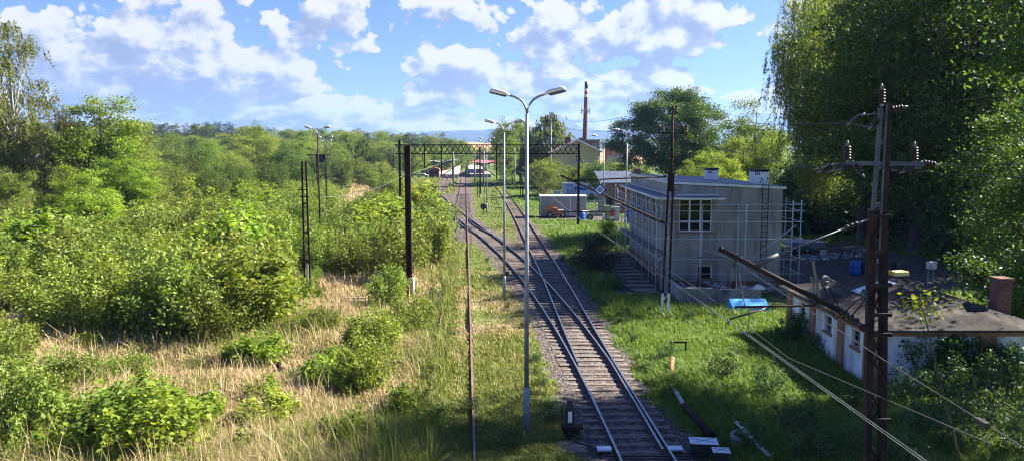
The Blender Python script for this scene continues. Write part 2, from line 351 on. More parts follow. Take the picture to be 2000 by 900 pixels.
# ------------------------------------------------------------------ ground sheet
def ground():
    xs = np.unique(np.concatenate([-np.geomspace(40, 5000, 46)[::-1], np.arange(-40, -12, 1.), np.arange(-12, 9, .35), np.arange(9, 40, 1.), np.geomspace(40, 5000, 46)]).round(3))
    ys = np.unique(np.concatenate([np.linspace(-150, 8, 12), np.arange(10, 70, .4), np.arange(70, 170, .9), np.geomspace(170, 6000, 80)]).round(3))
    X, Y = np.meshgrid(xs, ys); Z = hz(X, Y); nx, ny = len(xs), len(ys)
    V = np.stack([X, Y, Z], -1).reshape(-1, 3); i = np.arange(nx * ny).reshape(ny, nx)
    F = np.stack([i[:-1, :-1], i[:-1, 1:], i[1:, 1:], i[1:, :-1]], -1).reshape(-1, 4)
    m = bpy.data.materials.new('ground_cover'); m.use_nodes = True; nt = m.node_tree; b = nt.nodes['Principled BSDF']; b.inputs['Roughness'].default_value = .95; b.inputs['Specular IOR Level'].default_value = .15
    def attr(n): return _n(nt, 'ShaderNodeAttribute', attribute_name=n).outputs['Fac']
    tc = _n(nt, 'ShaderNodeTexCoord').outputs['Object']
    def noi(s, d=8, ro=.65):
        n = _n(nt, 'ShaderNodeTexNoise'); n.inputs['Scale'].default_value = s; n.inputs['Detail'].default_value = d; n.inputs['Roughness'].default_value = ro; nt.links.new(tc, n.inputs['Vector']); return n.outputs['Fac']
    def mth(op, a, c):
        n = _n(nt, 'ShaderNodeMath', operation=op)
        for k, v in enumerate((a, c)):
            if isinstance(v, (int, float)): n.inputs[k].default_value = v
            else: nt.links.new(v, n.inputs[k])
        return n.outputs[0]
    def mix(f, a, c):
        n = _n(nt, 'ShaderNodeMixRGB')
        nt.links.new(f, n.inputs[0]); nt.links.new(a, n.inputs[1]); nt.links.new(c, n.inputs[2]); return n.outputs[0]
    def step(v, lo, hi):
        n = _n(nt, 'ShaderNodeMapRange', interpolation_type='SMOOTHSTEP'); nt.links.new(v, n.inputs[0]); n.inputs[1].default_value = lo; n.inputs[2].default_value = hi; return n.outputs[0]
    fine = noi(3.5); green = ramp(nt, fine, [(.3, (.05, .075, .018)), (.5, (.09, .13, .028)), (.7, (.15, .17, .05))])
    straw = ramp(nt, noi(2.2), [(.3, (.15, .12, .06)), (.5, (.28, .23, .115)), (.7, (.38, .32, .175))])
    dr = step(mth('ADD', attr('dry'), mth('MULTIPLY', mth('SUBTRACT', noi(.9), .5), .7)), .25, .6)
    c = mix(dr, green, straw)
    vo = _n(nt, 'ShaderNodeTexVoronoi'); vo.inputs['Scale'].default_value = 15; nt.links.new(tc, vo.inputs['Vector'])
    sp = _n(nt, 'ShaderNodeSeparateColor'); nt.links.new(vo.outputs['Color'], sp.inputs[0])
    stone = ramp(nt, sp.outputs[0], [(0, (.034, .028, .027)), (.4, (.08, .068, .063)), (.75, (.13, .11, .098)), (1, (.24, .21, .185))])
    oily = ramp(nt, noi(.45, 5), [(.4, (1, 1, 1)), (.62, (1.05, .85, .72))])
    mm = _n(nt, 'ShaderNodeMixRGB', blend_type='MULTIPLY'); mm.inputs[0].default_value = .8; nt.links.new(stone, mm.inputs[1]); nt.links.new(oily, mm.inputs[2])
    bal = step(mth('ADD', attr('track_dist'), mth('MULTIPLY', mth('SUBTRACT', noi(1.6), .5), 1.9)), .18, -.12)
    c = mix(bal, c, mm.outputs[0])
    soil = ramp(nt, noi(2.8), [(.3, (.05, .045, .042)), (.55, (.10, .088, .078)), (.75, (.2, .18, .16))])
    c = mix(step(mth('ADD', attr('dirt'), mth('MULTIPLY', mth('SUBTRACT', noi(1.3), .5), .6)), .35, .6), c, soil)
    nt.links.new(c, b.inputs['Base Color'])
    bp = _n(nt, 'ShaderNodeBump'); bp.inputs['Strength'].default_value = .9; bp.inputs['Distance'].default_value = .05
    nt.links.new(mth('ADD', mth('MULTIPLY', vo.outputs['Distance'], .7), mth('MULTIPLY', fine, .6)), bp.inputs['Height']); nt.links.new(bp.outputs[0], b.inputs['Normal'])
    me = npmesh('ground', V, F, [m])
    for nme, fn in (('track_dist', track_dist), ('dry', dryness), ('dirt', dirt)):
        a = me.attributes.new(nme, 'FLOAT', 'POINT'); a.data.foreach_set('value', np.asarray(fn(V[:, 0], V[:, 1]), np.float32))
    o = link('ground', me); tag(o, kind='structure'); me.polygons.foreach_set('use_smooth', np.ones(len(F), bool))
ground()

# ------------------------------------------------------------------ rails and sleepers
RT = .085     # rail top
def rail_mb(fx, ys, mb=None, top=RT, h=.15, w=.072):
    mb = mb or MB(); prof = [(-.07, -h), (.07, -h), (.07, -h + .02), (.018, -h + .035), (.018, -.045), (w / 2, -.04), (w / 2, -.004), (-w / 2, -.004), (-w / 2, -.04), (-.018, -.045), (-.018, -h + .035), (-.07, -h + .02)]
    n = len(prof); vs = []
    for y in ys:
        sl = float(fx(y + .2) - fx(y - .2)) / .4; x = float(fx(y)); k = math.hypot(1, sl)
        vs += [(x + u / k, y - u * sl / k, top + w_) for u, w_ in prof]
    for i in range(len(ys) - 1):
        for j in range(n):
            pass
    o = len(mb.v); mb.v += vs
    for i in range(len(ys) - 1):
        for j in range(n):
            mb.f.append((o + i * n + j, o + i * n + (j + 1) % n, o + (i + 1) * n + (j + 1) % n, o + (i + 1) * n + j)); mb.mi.append(1 if j == 6 else 0); mb.sm.append(False)
    for s, i in ((1, 0), (-1, len(ys) - 1)):
        mb.f.append(tuple(o + i * n + j for j in range(n))[::s]); mb.mi.append(0); mb.sm.append(False)
    return mb
def sleeper_mesh(L_, w=.24):
    mb = MB(); mb.box((0, 0, 0), (L_, w, .14)); me = mb.mesh('sleeper', M['sleeper']); return me
SLEEP = {}
def sleeper(parent, xc, y, ln, slope, kind='sleeper', zz=-.058):
    k = round(ln * 5) / 5
    if k not in SLEEP: SLEEP[k] = sleeper_mesh(k)
    o = bpy.data.objects.new(kind, SLEEP[k]); COL.objects.link(o); o.parent = parent
    o.location = Vector((xc + random.uniform(-.05, .05), y + random.uniform(-.04, .04), zz - .07 + random.uniform(-.015, .006))) - wloc(parent)
    o.rotation_euler = (random.uniform(-.03, .03), random.uniform(-.012, .012), -math.atan(slope) * 0.9 + random.uniform(-.015, .015)); return o
yr = lambda a, b, s=1.0: np.append(np.arange(a, b, s), b)
mats_run = [M['rail_side'], M['rail_top']]; mats_old = [M['rail_side'], M['rail_old']]
# turnout nearest to the camera
t = thing('railway_turnout', 'long railway turnout with shiny rails on dark timber sleepers in the shade in front', 'turnout', (3.2, 40, 0))
part('stock_rail', rail_mb(lambda y: A_(y) + HG, yr(9, 62)), mats_run, t)
part('stock_rail', rail_mb(lambda y: B_(y) - HG, yr(9, 62)), mats_run, t)
cross = next(y for y in np.arange(60, 30, -.1) if B_(y) + HG > A_(y) - HG)
part('switch_rail', rail_mb(lambda y: A_(y) - HG if y > 32 else max(A_(y) - HG, B_(y) - HG + .12 * min(1, (y - 20) / 8)), yr(29.5, 62)), mats_run, t)
part('switch_blade', rail_mb(lambda y: min(B_(y) + HG, A_(y) + HG - .14 - .01 * max(0, 24 - y)), yr(20.6, 62)), mats_run, t)
part('check_rail', rail_mb(lambda y: A_(y) + HG - .14, yr(cross - 3, cross + 3)), mats_old, t)
part('check_rail', rail_mb(lambda y: B_(y) - HG + .14, yr(cross - 3, cross + 3)), mats_old, t)
y = 13.
while y < 62.5:
    l = float(min(A_(y), B_(y))) - 1.3; r = float(A_(y)) + 1.3
    if y > cross + 8:
        sleeper(t, float(A_(y)), y, 2.6, float(A_(y + 1) - A_(y))); sleeper(t, float(B_(y)), y + .12, 2.6, float(B_(y + 1) - B_(y)))
    else: sleeper(t, (l + r) / 2, y, r - l, float(A_(y + 1) - A_(y)) * .8)
    y += .64
def plain_track(fx, y0, y1, label, mats, s_to=None, pitch=.66, ln=2.6, name='railway_track', zz=-.068):
    ym = (y0 + y1) / 2; t = thing(name, label, 'railway track', (float(fx(ym)), ym, 0))
    for sgn in (-1, 1): part('rail', rail_mb(lambda y: fx(y) + sgn * HG, yr(y0, y1, 2)), mats, t)
    y = y0 + .4; k = 0
    while s_to and y < s_to and k < 100:
        sleeper(t, float(fx(y)), y, ln, float(fx(y + 1) - fx(y)), zz=zz); y += pitch; k += 1
    return t
plain_track(A_, 62.1, 215, 'single siding track running through short grass to the right of the lamp row', mats_old, 128)
tB = plain_track(B_, 62.1, 164, 'connecting track that slants across the gravel to the far left', mats_run, 128)
tC = thing('railway_track', 'straight track leading to the platforms, its near end sunk in dry grass', 'railway track', (-6, 80, 0))
part('rail', rail_mb(lambda y: C_(y) + HG, yr(9, 330, 3)), mats_old, tC, 'rusty rail standing out of the grass')
part('rail', rail_mb(lambda y: C_(y) - HG, yr(9, 330, 3)), mats_old, tC, 'rusty rail buried in the grass at its near end')
y = 72.
for k in range(100): sleeper(tC, float(C_(y)), y, 2.6, -.0625); y += .8
tE = plain_track(E_, 119, 240, 'leftmost track, rusty, cut short in the grass before the platform', mats_old, 175)
# double slip curves where the slanting track meets the straight one
sl = thing('slip_switch', 'curved slip rails where the slanting track meets the straight track', 'track switch', (-4, 80, 0))
def slip(y0, y1, s):
    f = lambda y: (lambda w: (1 - w) * (B_(y) + s * HG) + w * (C_(y) + s * HG))(np.clip((y - y0) / (y1 - y0), 0, 1) ** 1)
    return f
def blend(f, g, y0, y1):
    def h(y):
        w = min(1, max(0, (y - y0) / (y1 - y0))); w = w * w * (3 - 2 * w); return (1 - w) * float(f(y)) + w * float(g(y))
    return h
for s in (-1, 1): part('slip_rail', rail_mb(blend(lambda y: B_(y) + s * (HG - .0) + .16, lambda y: C_(y) + s * HG + .14, 72, 100), yr(70, 103)), mats_run, sl)
part('slip_rail', rail_mb(blend(lambda y: C_(y) - HG + .14, lambda y: B_(y) - HG - .14, 74, 104), yr(72, 106)), mats_run, sl)
y = 76.
while y < 104:
    sleeper(sl, float(B_(y) + C_(y)) / 2, y, min(5.6, abs(float(B_(y) - C_(y))) + 2.8), -.12, 'long_sleeper', zz=-.075); y += 1.3

# ------------------------------------------------------------------ loose stones and grass
def stones():
    n = 60000; d = 18 * (70 / 18) ** RNG.random(n); x = np.where(RNG.random(n) < .75, A_(d), B_(d)) + RNG.normal(0, 1.35, n)
    td = track_dist(x, d) + vn(x, d, .7, 12) * .25; k = td < .1; x = x[k]; d = d[k]; n = len(x)
    s = RNG.uniform(.022, .05, n)[:, None] * (1 + d[:, None] / 90); P = np.stack([x, d, hz(x, d) - .045 * ((np.abs(x - A_(d)) < 1.25) | (np.abs(x - B_(d)) < 1.25)) - .01], 1)
    O = np.array([(1, 0, 0), (0, 1, 0), (-1, 0, 0), (0, -1, 0), (0, 0, .8), (0, 0, -.8)], float)
    J = O[None] * RNG.uniform(.55, 1.25, (n, 6, 1)); a = RNG.uniform(0, 6.28, n); ca, sa = np.cos(a)[:, None], np.sin(a)[:, None]
    Q = np.stack([J[..., 0] * ca - J[..., 1] * sa, J[..., 0] * sa + J[..., 1] * ca, J[..., 2]], -1)
    V = (P[:, None] + Q * s[:, None]).reshape(-1, 3); T = np.array([(0, 1, 4), (1, 2, 4), (2, 3, 4), (3, 0, 4), (1, 0, 5), (2, 1, 5), (3, 2, 5), (0, 3, 5)])
    F = (np.arange(n)[:, None, None] * 6 + T[None]).reshape(-1, 3)
    m = bpy.data.materials.new('ballast_stone'); m.use_nodes = True; nt = m.node_tree; b = nt.nodes['Principled BSDF']; b.inputs['Roughness'].default_value = .85
    g = _n(nt, 'ShaderNodeNewGeometry'); nt.links.new(ramp(nt, g.outputs['Random Per Island'], [(0, (.034, .029, .03)), (.45, (.08, .069, .066)), (.8, (.14, .12, .108)), (1, (.3, .27, .24))]), b.inputs['Base Color'])
    tag(link('ballast_gravel', npmesh('ballast_gravel', V, F, [m])), kind='stuff')
stones()
BLOCK = [(9.4, 17.2, 40.8, 62), (13.0, 19.6, 26.0, 35.2)]
def blades(P, h, w, lean, rng):
    n = len(P); a = rng.uniform(0, 2 * PI, n); u = np.stack([np.cos(a), np.sin(a), np.zeros(n)], 1)
    la = rng.normal(2.4, 1.1, n); l = np.stack([np.cos(la), np.sin(la), np.zeros(n)], 1) * (lean * rng.uniform(.2, 1.3, n))[:, None]
    z = np.array([0, 0, 1.]); W = u * w[:, None] * .5; H = h[:, None]
    b0 = P - W; b1 = P + W; mid = P + z * H * .6 + l * H * .3; m0 = mid - W * .8; m1 = mid + W * .8; tip = P + z * H * (1 - .32 * lean[:, None]) + l * H
    V = np.stack([b0, b1, m1, m0, tip - W * .15, tip + W * .15], 1).reshape(-1, 3)
    k = np.arange(n)[:, None] * 6; F = np.concatenate([k + np.array([[0, 1, 2, 3]]), k + np.array([[3, 2, 5, 4]])]); return V, F
def bladesmat(name, a, b_, c, tr=.3): return leafmat(name, a, b_, c, tr, .6)
def grass():
    n = 900000; d = 17.5 * (235 / 17.5) ** (RNG.random(n) ** 1.25); x = RNG.uniform(-.76, .76, n) * d
    td = track_dist(x, d) + vn(x, d, 1.1, 13) * .5 + vn(x, d, .35, 14) * .25 + .1
    k = td > .0
    for x0, x1, y0, y1 in BLOCK: k &= ~((x > x0) & (x < x1) & (d > y0) & (d < y1))
    k &= dirt(x, d) + vn(x, d, 1, 15) * .2 < .42
    k &= (np.abs(np.abs(x - C_(d)) - HG) > .07)
    k &= ~((np.abs(x - C_(d)) < HG + .7) & (vn(x, d, 1.5, 16) > .15) & (d > 20) & (RNG.random(n) < .6))
    x, d = x[k], d[k]; td = td[k]; n = len(x); dr = dryness(x, d) + RNG.normal(0, .13, n) + vn(x, d, .9, 17) * .12
    z = hz(x, d) - .02; P = np.stack([x, d, z], 1); patch = vn(x, d, 2.3, 18)
    left = x < C_(d) - .3; right = x > A_(d)
    thin = np.clip(.25 + td / 1.0, .25, 1) * np.where(left, 1.0, np.where(right, .8, .62))
    base = np.where(left, .68, np.where(right, .46, .34)) * thin
    h = base * (1 + .6 * patch) * RNG.uniform(.55, 1.25, n); h = np.clip(h, .1, 1.2) * np.interp(d, [20, 90], [1, .75])
    w = (.010 + .00085 * d) * RNG.uniform(.7, 1.3, n); lean = np.clip(RNG.normal(.6, .25, n) + np.where(left, .2, .1), .1, 1.2)
    dry = dr > .47
    tall = (RNG.random(n) < .035) & left; h = np.where(tall, h * 1.5 + .25, h); w = np.where(tall, w * .8, w); lean = np.where(tall, lean * .5, lean)
    for nm, sel, m in (('dry_grass', dry, bladesmat('straw_blade', (.32, .26, .115), (.46, .385, .195), (.57, .50, .29), .25)),
                       ('green_grass', ~dry & ~right, bladesmat('meadow_blade', (.11, .16, .025), (.17, .22, .035), (.26, .27, .07))),
                       ('lush_grass', ~dry & right, bladesmat('lush_blade', (.06, .13, .018), (.10, .19, .025), (.17, .25, .045), .4))):
        V, F = blades(P[sel], h[sel], w[sel], lean[sel], RNG); tag(link(nm, npmesh(nm, V, F, [m])), kind='stuff')
grass()

# ------------------------------------------------------------------ shrubs and trees
def shrub_mesh(name, seed, H, Rw, n, ls, mat, up=.7, upright=.5, asp=.6, stems=16, spread=.16):
    rng = np.random.default_rng(seed); parts = []; Ps = []
    for i in range(stems):
        a = rng.uniform(0, 6.28); r = Rw * math.sqrt(rng.random()); h = H * rng.uniform(.62, 1.05) * (1 - .38 * (r / Rw) ** 2)
        b = np.array([math.cos(a) * r * .25, math.sin(a) * r * .25, -.1]); e = np.array([math.cos(a) * r, math.sin(a) * r, h]); mid = (b + e) / 2 + np.array([0, 0, h * .1])
        q = [tuple((1 - t) ** 2 * b + 2 * t * (1 - t) * mid + t * t * e) for t in (0, .33, .66, 1)]
        V, F = tube_np(q, [.03 * H / 2.5, .02 * H / 2.5, .013 * H / 2.5, .004], 4); parts.append((V, F, 1))
        m = n // stems; t = rng.uniform(.12, 1.04, m) ** .8; t2 = t[:, None]; C = (1 - t2) ** 2 * b + 2 * t2 * (1 - t2) * mid + t2 * t2 * e
        sp = Rw * spread * (1.9 - 1.35 * t)[:, None]
        k = rng.integers(0, 9, m); off = rng.normal(size=(9, 3)) * .8; C = C + (off[k] + rng.normal(size=(m, 3)) * .55) * sp * np.array([1, 1, .75]); C[:, 2] = np.abs(C[:, 2]) + .03; Ps.append(C)
    P = np.concatenate(Ps); V, F = leaves(P, np.full(len(P), ls), up, asp, 0, rng); parts.append((V, F, 0))
    V, F, mi = join_np(parts); return npmesh(name, V, F, [mat, M['bark']], mi)
SH = {}
for i in range(5): SH['scrub', i] = shrub_mesh('leafy_shrub', 20 + i, 2.7, 1.75, 5200, .125, L['shrub'], .55, spread=.17, stems=20 + i)
for i in range(3): SH['pale', i] = shrub_mesh('leafy_shrub', 40 + i, 2.9, 1.5, 4200, .14, L['shrub2'], .5, stems=16, spread=.17)
for i in range(3): SH['maple', i] = shrub_mesh('maple_shrub', 60 + i, 2.2, 1.5, 2600, .19, L['maple'], 1.5, stems=16, spread=.2, asp=.8)
for i in range(3): SH['dark', i] = shrub_mesh('shade_shrub', 80 + i, 3.4, 2.2, 5200, .19, L['dark'], .8, stems=18, spread=.2)
for i in range(3): SH['weed', i] = shrub_mesh('tall_weed', 100 + i, 1.2, .7, 900, .11, L['weed'], .6, stems=14, spread=.17, asp=.4)
SH['fern', 0] = shrub_mesh('fern', 120, .9, 1.0, 1500, .16, L['fern'], 1.0, stems=26, spread=.12, asp=.3)
SH['ever', 0] = shrub_mesh('evergreen_bush', 121, 2.2, 1.25, 9000, .10, L['ever'], .2, stems=30, spread=.2, asp=.3)
SH['sapling', 0] = shrub_mesh('sapling', 122, 1.5, .4, 260, .16, L['maple'], 1.2, stems=5, spread=.3, asp=.7)
NAMES = dict(scrub='leafy_shrub', pale='leafy_shrub', maple='maple_shrub', dark='shade_shrub', weed='tall_weed', fern='fern', ever='evergreen_bush', sapling='sapling')
def shrub(kind, x, y, sc, label, group=None, i=None, cat='shrub', sz=None):
    ks = [k for k in SH if k[0] == kind]; k = ks[random.randrange(len(ks)) if i is None else i % len(ks)]
    s3 = (sc * random.uniform(.9, 1.15), sc * random.uniform(.9, 1.15), sz if sz else sc * random.uniform(.9, 1.15))
    o = link(NAMES[kind], SH[k], (x, y, float(hz(x, y))), rz=random.uniform(0, 6.28), sc=s3); return tag(o, label, cat, group)

def tree_meshes(seed, H, ells, ncl, per, ls, leaf, bark, tr=.3, clr=.8, droop=0., up=.5, asp=.6, lean=(0, 0), gap=.25, nbr=46, flat=.55, hang=0., fork=.45):
    rng = np.random.default_rng(seed); random.seed(seed); parts = []
    top = np.array([lean[0], lean[1], H * .93]); tp = []
    for i in range(9):
        t = i / 8; tp.append((top[0] * t + .12 * math.sin(t * 5 + seed), top[1] * t + .12 * math.cos(t * 4 + seed), H * .93 * t - (.3 if i == 0 else 0)))
    rs = [tr * (1.35 if i == 0 else 1) * (1 - .93 * (i / 8) ** .9) for i in range(9)]
    V, F = tube_np(tp, rs, 8); parts.append((V, F, 0)); tpa = np.array(tp)
    vol = np.array([e[3] * e[4] * e[5] for e in ells]); pr = vol / vol.sum(); C = []; tries = 0
    while len(C) < ncl and tries < ncl * 30:
        tries += 1; e = ells[rng.choice(len(ells), p=pr)]; u = nrm(rng.normal(size=(1, 3)))[0] * rng.uniform(.3, 1) ** .42
        p = np.array(e[:3]) + u * np.array(e[3:6])
        if noise.noise(Vector(p * (.33 if H > 12 else .5)) + Vector((seed, 0, 0))) < -gap: continue
        p = p + rng.normal(size=3) * clr * .35
        if p[2] > .6: C.append(p)
    C = np.array(C); order = rng.permutation(len(C))
    for j in order[:nbr]:
        c = C[j]; f = np.clip(c[2] / H * rng.uniform(.5, .85), .12, .9); k = f * 8; a = tpa[int(k)] * (1 - k % 1) + tpa[min(8, int(k) + 1)] * (k % 1)
        mid = (a + c) / 2 + np.array([0, 0, .12 * np.linalg.norm(c - a)]); q = [tuple((1 - t) ** 2 * a + 2 * t * (1 - t) * mid + t * t * c) for t in (0, .25, .5, .75, 1)]
        r0 = tr * (1 - f) * .5 + .02; V, F = tube_np(q, [r0, r0 * .75, r0 * .5, r0 * .32, .012], 5); parts.append((V, F, 0))
    V, F, _ = join_np(parts); tm = npmesh('trunk', V, F, [bark])
    n = ncl * per; k = rng.integers(0, len(C), n); g = rng.normal(size=(n, 3)) * np.array([clr, clr, clr * flat]) * .62; P = C[k] + g
    if hang:
        ns = len(C) * 7; sid = rng.integers(0, ns, n); so = rng.normal(size=(ns, 3)) * np.array([clr, clr, .3]) * .9; sl_ = rng.uniform(.35, 1, ns) * hang
        t = rng.random(n); cc = C[sid % len(C)]; P = cc + so[sid] + rng.normal(size=(n, 3)) * .09; P[:, 2] -= t * sl_[sid]; P[:, 0] += t * t * so[sid, 0] * .3
        P = P[P[:, 2] > .5]
    V, F = leaves(P, np.full(len(P), ls), up, asp, droop, rng); cm = npmesh('crown', V, F, [leaf]); return tm, cm
TR = {}
def proto(k, *a, **kw): TR[k] = tree_meshes(*a, **kw)
def ell(H, R_, base=.25, seed=0, lobes=5):
    r = random.Random(seed); h = H * (1 - base); out = [(0, 0, H * base + h * .5, R_ * .8, R_ * .8, h * .5)]
    for i in range(lobes):
        a = 6.28 * i / lobes + r.uniform(-.4, .4); zz = H * base + h * r.uniform(.22, .75); out.append((math.cos(a) * R_ * .55, math.sin(a) * R_ * .55, zz, R_ * .5, R_ * .5, h * .24))
    return out
for i in range(3): proto(('oak', i), 201 + i, 24, ell(24, 7.2, .1, i, 7), 330, 120, .29, L['oak'], M['bark'], .42, 1.25, up=.7, gap=.02, nbr=70, flat=.42)
proto(('oak', 3), 207, 25, ell(25, 7.0, .34, 8, 7), 300, 130, .29, L['oak'], M['bark'], .42, 1.25, up=.7, gap=.03, nbr=60, flat=.4)
proto(('oak', 4), 208, 25, ell(25, 5.6, .66, 9, 6), 150, 130, .29, L['oak'], M['bark'], .42, 1.2, up=.7, gap=.12, nbr=40, flat=.4)
proto(('linden', 0), 211, 20, [(0, 0, 12, 8, 8, 7.5), (-6.5, -1, 10.5, 5, 5, 5), (6, 0, 11.5, 5.5, 5.5, 5.6), (-9.5, -1.5, 8.5, 2.8, 3, 4), (1, -3, 15, 6, 5, 4.6), (0, -5, 8, 6, 4, 4), (7, -2, 7, 4, 4, 4)], 420, 190, .34, L['lime'], M['bark'], .5, 1.2, up=.6, gap=.2, nbr=70, flat=.5)
for i in range(2): proto(('willow', i), 221 + i, 27, [(0, 0, 17, 4.6, 4.6, 10), (2.2, 0, 12, 3.6, 3.6, 7), (-2.6, 1, 20, 3, 3, 5), (1, -2, 8, 4, 3.5, 5)], 320, 230, .30, L['willow'], M['bark'], .38, .9, droop=1, up=0, asp=.35, gap=.2, hang=4.2)
for i in range(2): proto(('birch', i), 231 + i, 24, [(0, 0, 14, 3.6, 3.6, 9), (3.0, -1, 8.5, 3.4, 3.4, 4.5), (-3, 0, 10, 3.6, 3.6, 6), (.6, 0, 20, 1.8, 1.8, 4), (4.6, 0, 6, 2.8, 2.8, 3.6)], 280, 220, .27, L['birch'], M['bark_birch'], .26, .75, droop=.9, up=.1, asp=.45, gap=.12, hang=2.4, nbr=60)
proto(('poplar', 0), 241, 17, [(0, 0, 10, 3.9, 3.9, 6.8), (1.5, 0, 6, 3.6, 3.6, 4.2), (-1.8, 0, 8, 3, 3, 4)], 200, 210, .32, L['willow'], M['bark'], .3, .8, droop=.6, up=.2, asp=.5, hang=1.6)
for i in range(3): proto(('maple', i), 251 + i, 14, ell(14, 4.2, .08, 10 + i, 6), 190, 110, .26, L['maple'], M['bark'], .24, .9, up=1.1, gap=.2, asp=.75)
for i in range(4): proto(('leafy', i), 261 + i, 15, ell(15, 4.6, .06, 20 + i, 6), 190, 100, .28, L['shrub2'] if i % 2 else L['shrub'], M['bark'], .24, 1.0, up=.6, gap=.2)
for i in range(2): proto(('round', i), 271 + i, 9, ell(9, 3.8, .02, 30 + i, 6), 150, 110, .22, L['shrub2'] if i else L['lime'], M['bark'], .16, .8, up=.6, gap=.2)
for i in range(2): proto(('pine', i), 281 + i, 19, [(0, 0, 14, 2.6, 2.6, 5), (.8, .4, 10, 2.9, 2.9, 3), (0, 0, 17.5, 1.3, 1.3, 2)], 120, 90, .3, L['pine'], M['bark'], .22, .8, up=.3, asp=.25, gap=.1)
TNAME = dict(oak='oak_tree', linden='linden_tree', willow='weeping_tree', birch='birch_tree', poplar='poplar_tree', maple='maple_tree', leafy='broadleaf_tree', round='bushy_tree', pine='pine_tree')
HT = dict(oak=24, linden=20, willow=27, birch=24, poplar=17, maple=14, leafy=15, round=9, pine=19)
random.seed(5)
def tree(kind, x, y, H, label, group=None, i=None, wide=1.0, rz=None):
    ks = [k for k in TR if k[0] == kind]; k = ks[random.randrange(len(ks)) if i is None else i % len(ks)]; tm, cm = TR[k]
    s = H / HT[kind]; t = thing(TNAME[kind], label, 'tree', (x, y, float(hz(x, y)) - .05), group)
    t.rotation_euler.z = random.uniform(0, 6.28) if rz is None else rz; t.scale = (s * wide, s * wide, s)
    link('trunk', tm, parent=t); link('crown', cm, parent=t); return t
def tree_px(kind, px, ytop, d, label, group=None, **kw):     # from the surveyed top of the tree
    p = dp(px, ytop, d); return tree(kind, p.x, d, p.z - float(hz(p.x, d)), label, group, **kw)
# ------------------------------------------------------------------ planting
random.seed(3)
THICKET = wp([(-120, 640), (30, 600), (90, 600), (150, 655), (210, 692), (400, 680), (560, 655), (650, 632), (652, 575), (700, 545), (800, 565), (858, 520), (862, 465), (838, 410), (790, 372), (745, 356), (705, 396), (668, 402), (640, 372), (660, 345), (500, 338), (280, 352), (120, 385), (90, 440), (-60, 470)])
placed = []; POSTGAP = wp([(572, 700), (645, 690), (622, 556), (578, 556)]); LOW = wp([(650, 460), (765, 430), (765, 372), (655, 392)])
tries = 0
while len(placed) < 285 and tries < 30000:
    tries += 1; d = 30 * (255 / 30) ** random.random(); x = random.uniform(-.82, .02) * d
    if not inpoly(x, d, THICKET) or any(inpoly(x, d, h) for h in HOLES): continue
    if float(track_dist(x, d)) < 1.2: continue
    if any((x - a) ** 2 + (d - b) ** 2 < (1.3 + .0145 * d) ** 2 for a, b in placed): continue
    placed.append((x, d))
for x, d in placed:
    k = random.choices(['scrub', 'pale', 'maple'], [.66, .24, .10])[0]
    s = random.uniform(.85, 1.25) * np.interp(d, [30, 60, 120, 250], [1.32, 1.25, 1.32, 1.75]) * (1.35 if k == 'maple' else 1)
    if inpoly(x, d, LOW): s *= .42
    if inpoly(x, d, POSTGAP): s *= .36
    shrub(k, x, d, s, {'scrub': 'bushy green self-sown shrub in the dense thicket over the abandoned yard', 'pale': 'pale green feathery shrub in the thicket over the abandoned yard', 'maple': 'young maple bush with broad light leaves in the thicket over the abandoned yard'}[k], {'scrub': 'green shrubs of the thicket', 'pale': 'pale shrubs of the thicket', 'maple': 'maple bushes of the thicket'}[k])
def sp(kind, px, py, sc, label, group=None, i=None, cat='shrub'):
    p = gp(px, py); return shrub(kind, p.x, p.y, sc, label, group, i, cat)
sp('pale', 760, 598, .95, 'light green shrub with slender shoots at the foot of the rusty square post')
sp('pale', 705, 690, .62, 'green shrub at the near end of the straw path')
sp('scrub', 742, 694, .8, 'rounded shrub in dry grass, left of the lone rusty rail')
sp('scrub', 800, 660, .8, 'rounded shrub nearest to the lone rusty rail on its grassy left side')
sp('pale', 715, 765, .72, 'low bright shrub beside the rusty stump with the upright stub')
sp('maple', 512, 715, .7, 'small maple bush on the straw in front of the big thicket')
sp('maple', 300, 905, 1.0, 'broad leaved maple bush filling the bottom left foreground')
sp('maple', 190, 890, .95, 'maple bush in the bottom foreground with the pale bush at its left')
sp('maple', 345, 850, .75, 'low maple bush at the edge of the foreground straw')
sp('scrub', 75, 775, .7, 'small round leafed bush alone in weeds at the left edge')
sp('pale', 30, 900, .9, 'pale bush in the bottom left corner')
sp('pale', 632, 650, .55, 'pale shrub in the straw just right of the lattice post foot')
sp('scrub', 585, 668, .5, 'small dark green shrub in front of the lattice post')
sp('maple', 655, 720, .45, 'small maple bush in the straw behind the rusty stumps')
sp('scrub', 250, 745, .5, 'small round shrub between the thicket and the foreground maples')
sp('pale', 150, 770, .55, 'small pale shrub behind the leftmost foreground maple')
sp('scrub', 18, 715, .75, 'green shrub at the left edge below the strip of dry grass')
sp('maple', 250, 850, .8, 'maple bush in the middle of the foreground clump')
sp('pale', 60, 850, .8, 'pale bush standing between the corner bush and the foreground maples')
sp('scrub', -10, 740, .8, 'green bush cut by the left edge above the corner')
sp('pale', 120, 845, .6, 'small pale bush behind the foreground maples')
sp('scrub', 10, 610, .9, 'green bush at the left edge beside the strip of dry grass')
sp('pale', 45, 585, .7, 'light bush at the left edge behind the strip of dry grass')
sp('maple', 685, 880, .62, 'dark low bush in the shade at the bottom of the straw field')
sp('sapling', 412, 822, .9, 'thin upright sapling standing alone in the straw', cat='sapling')
sp('sapling', 472, 905, .95, 'dark sapling at the very bottom edge of the straw field', cat='sapling')
sp('weed', 520, 790, .6, 'leafy weed clump low in the straw', cat='weed')
sp('weed', 918, 800, .55, 'weed tuft growing against the lone rusty rail', cat='weed')
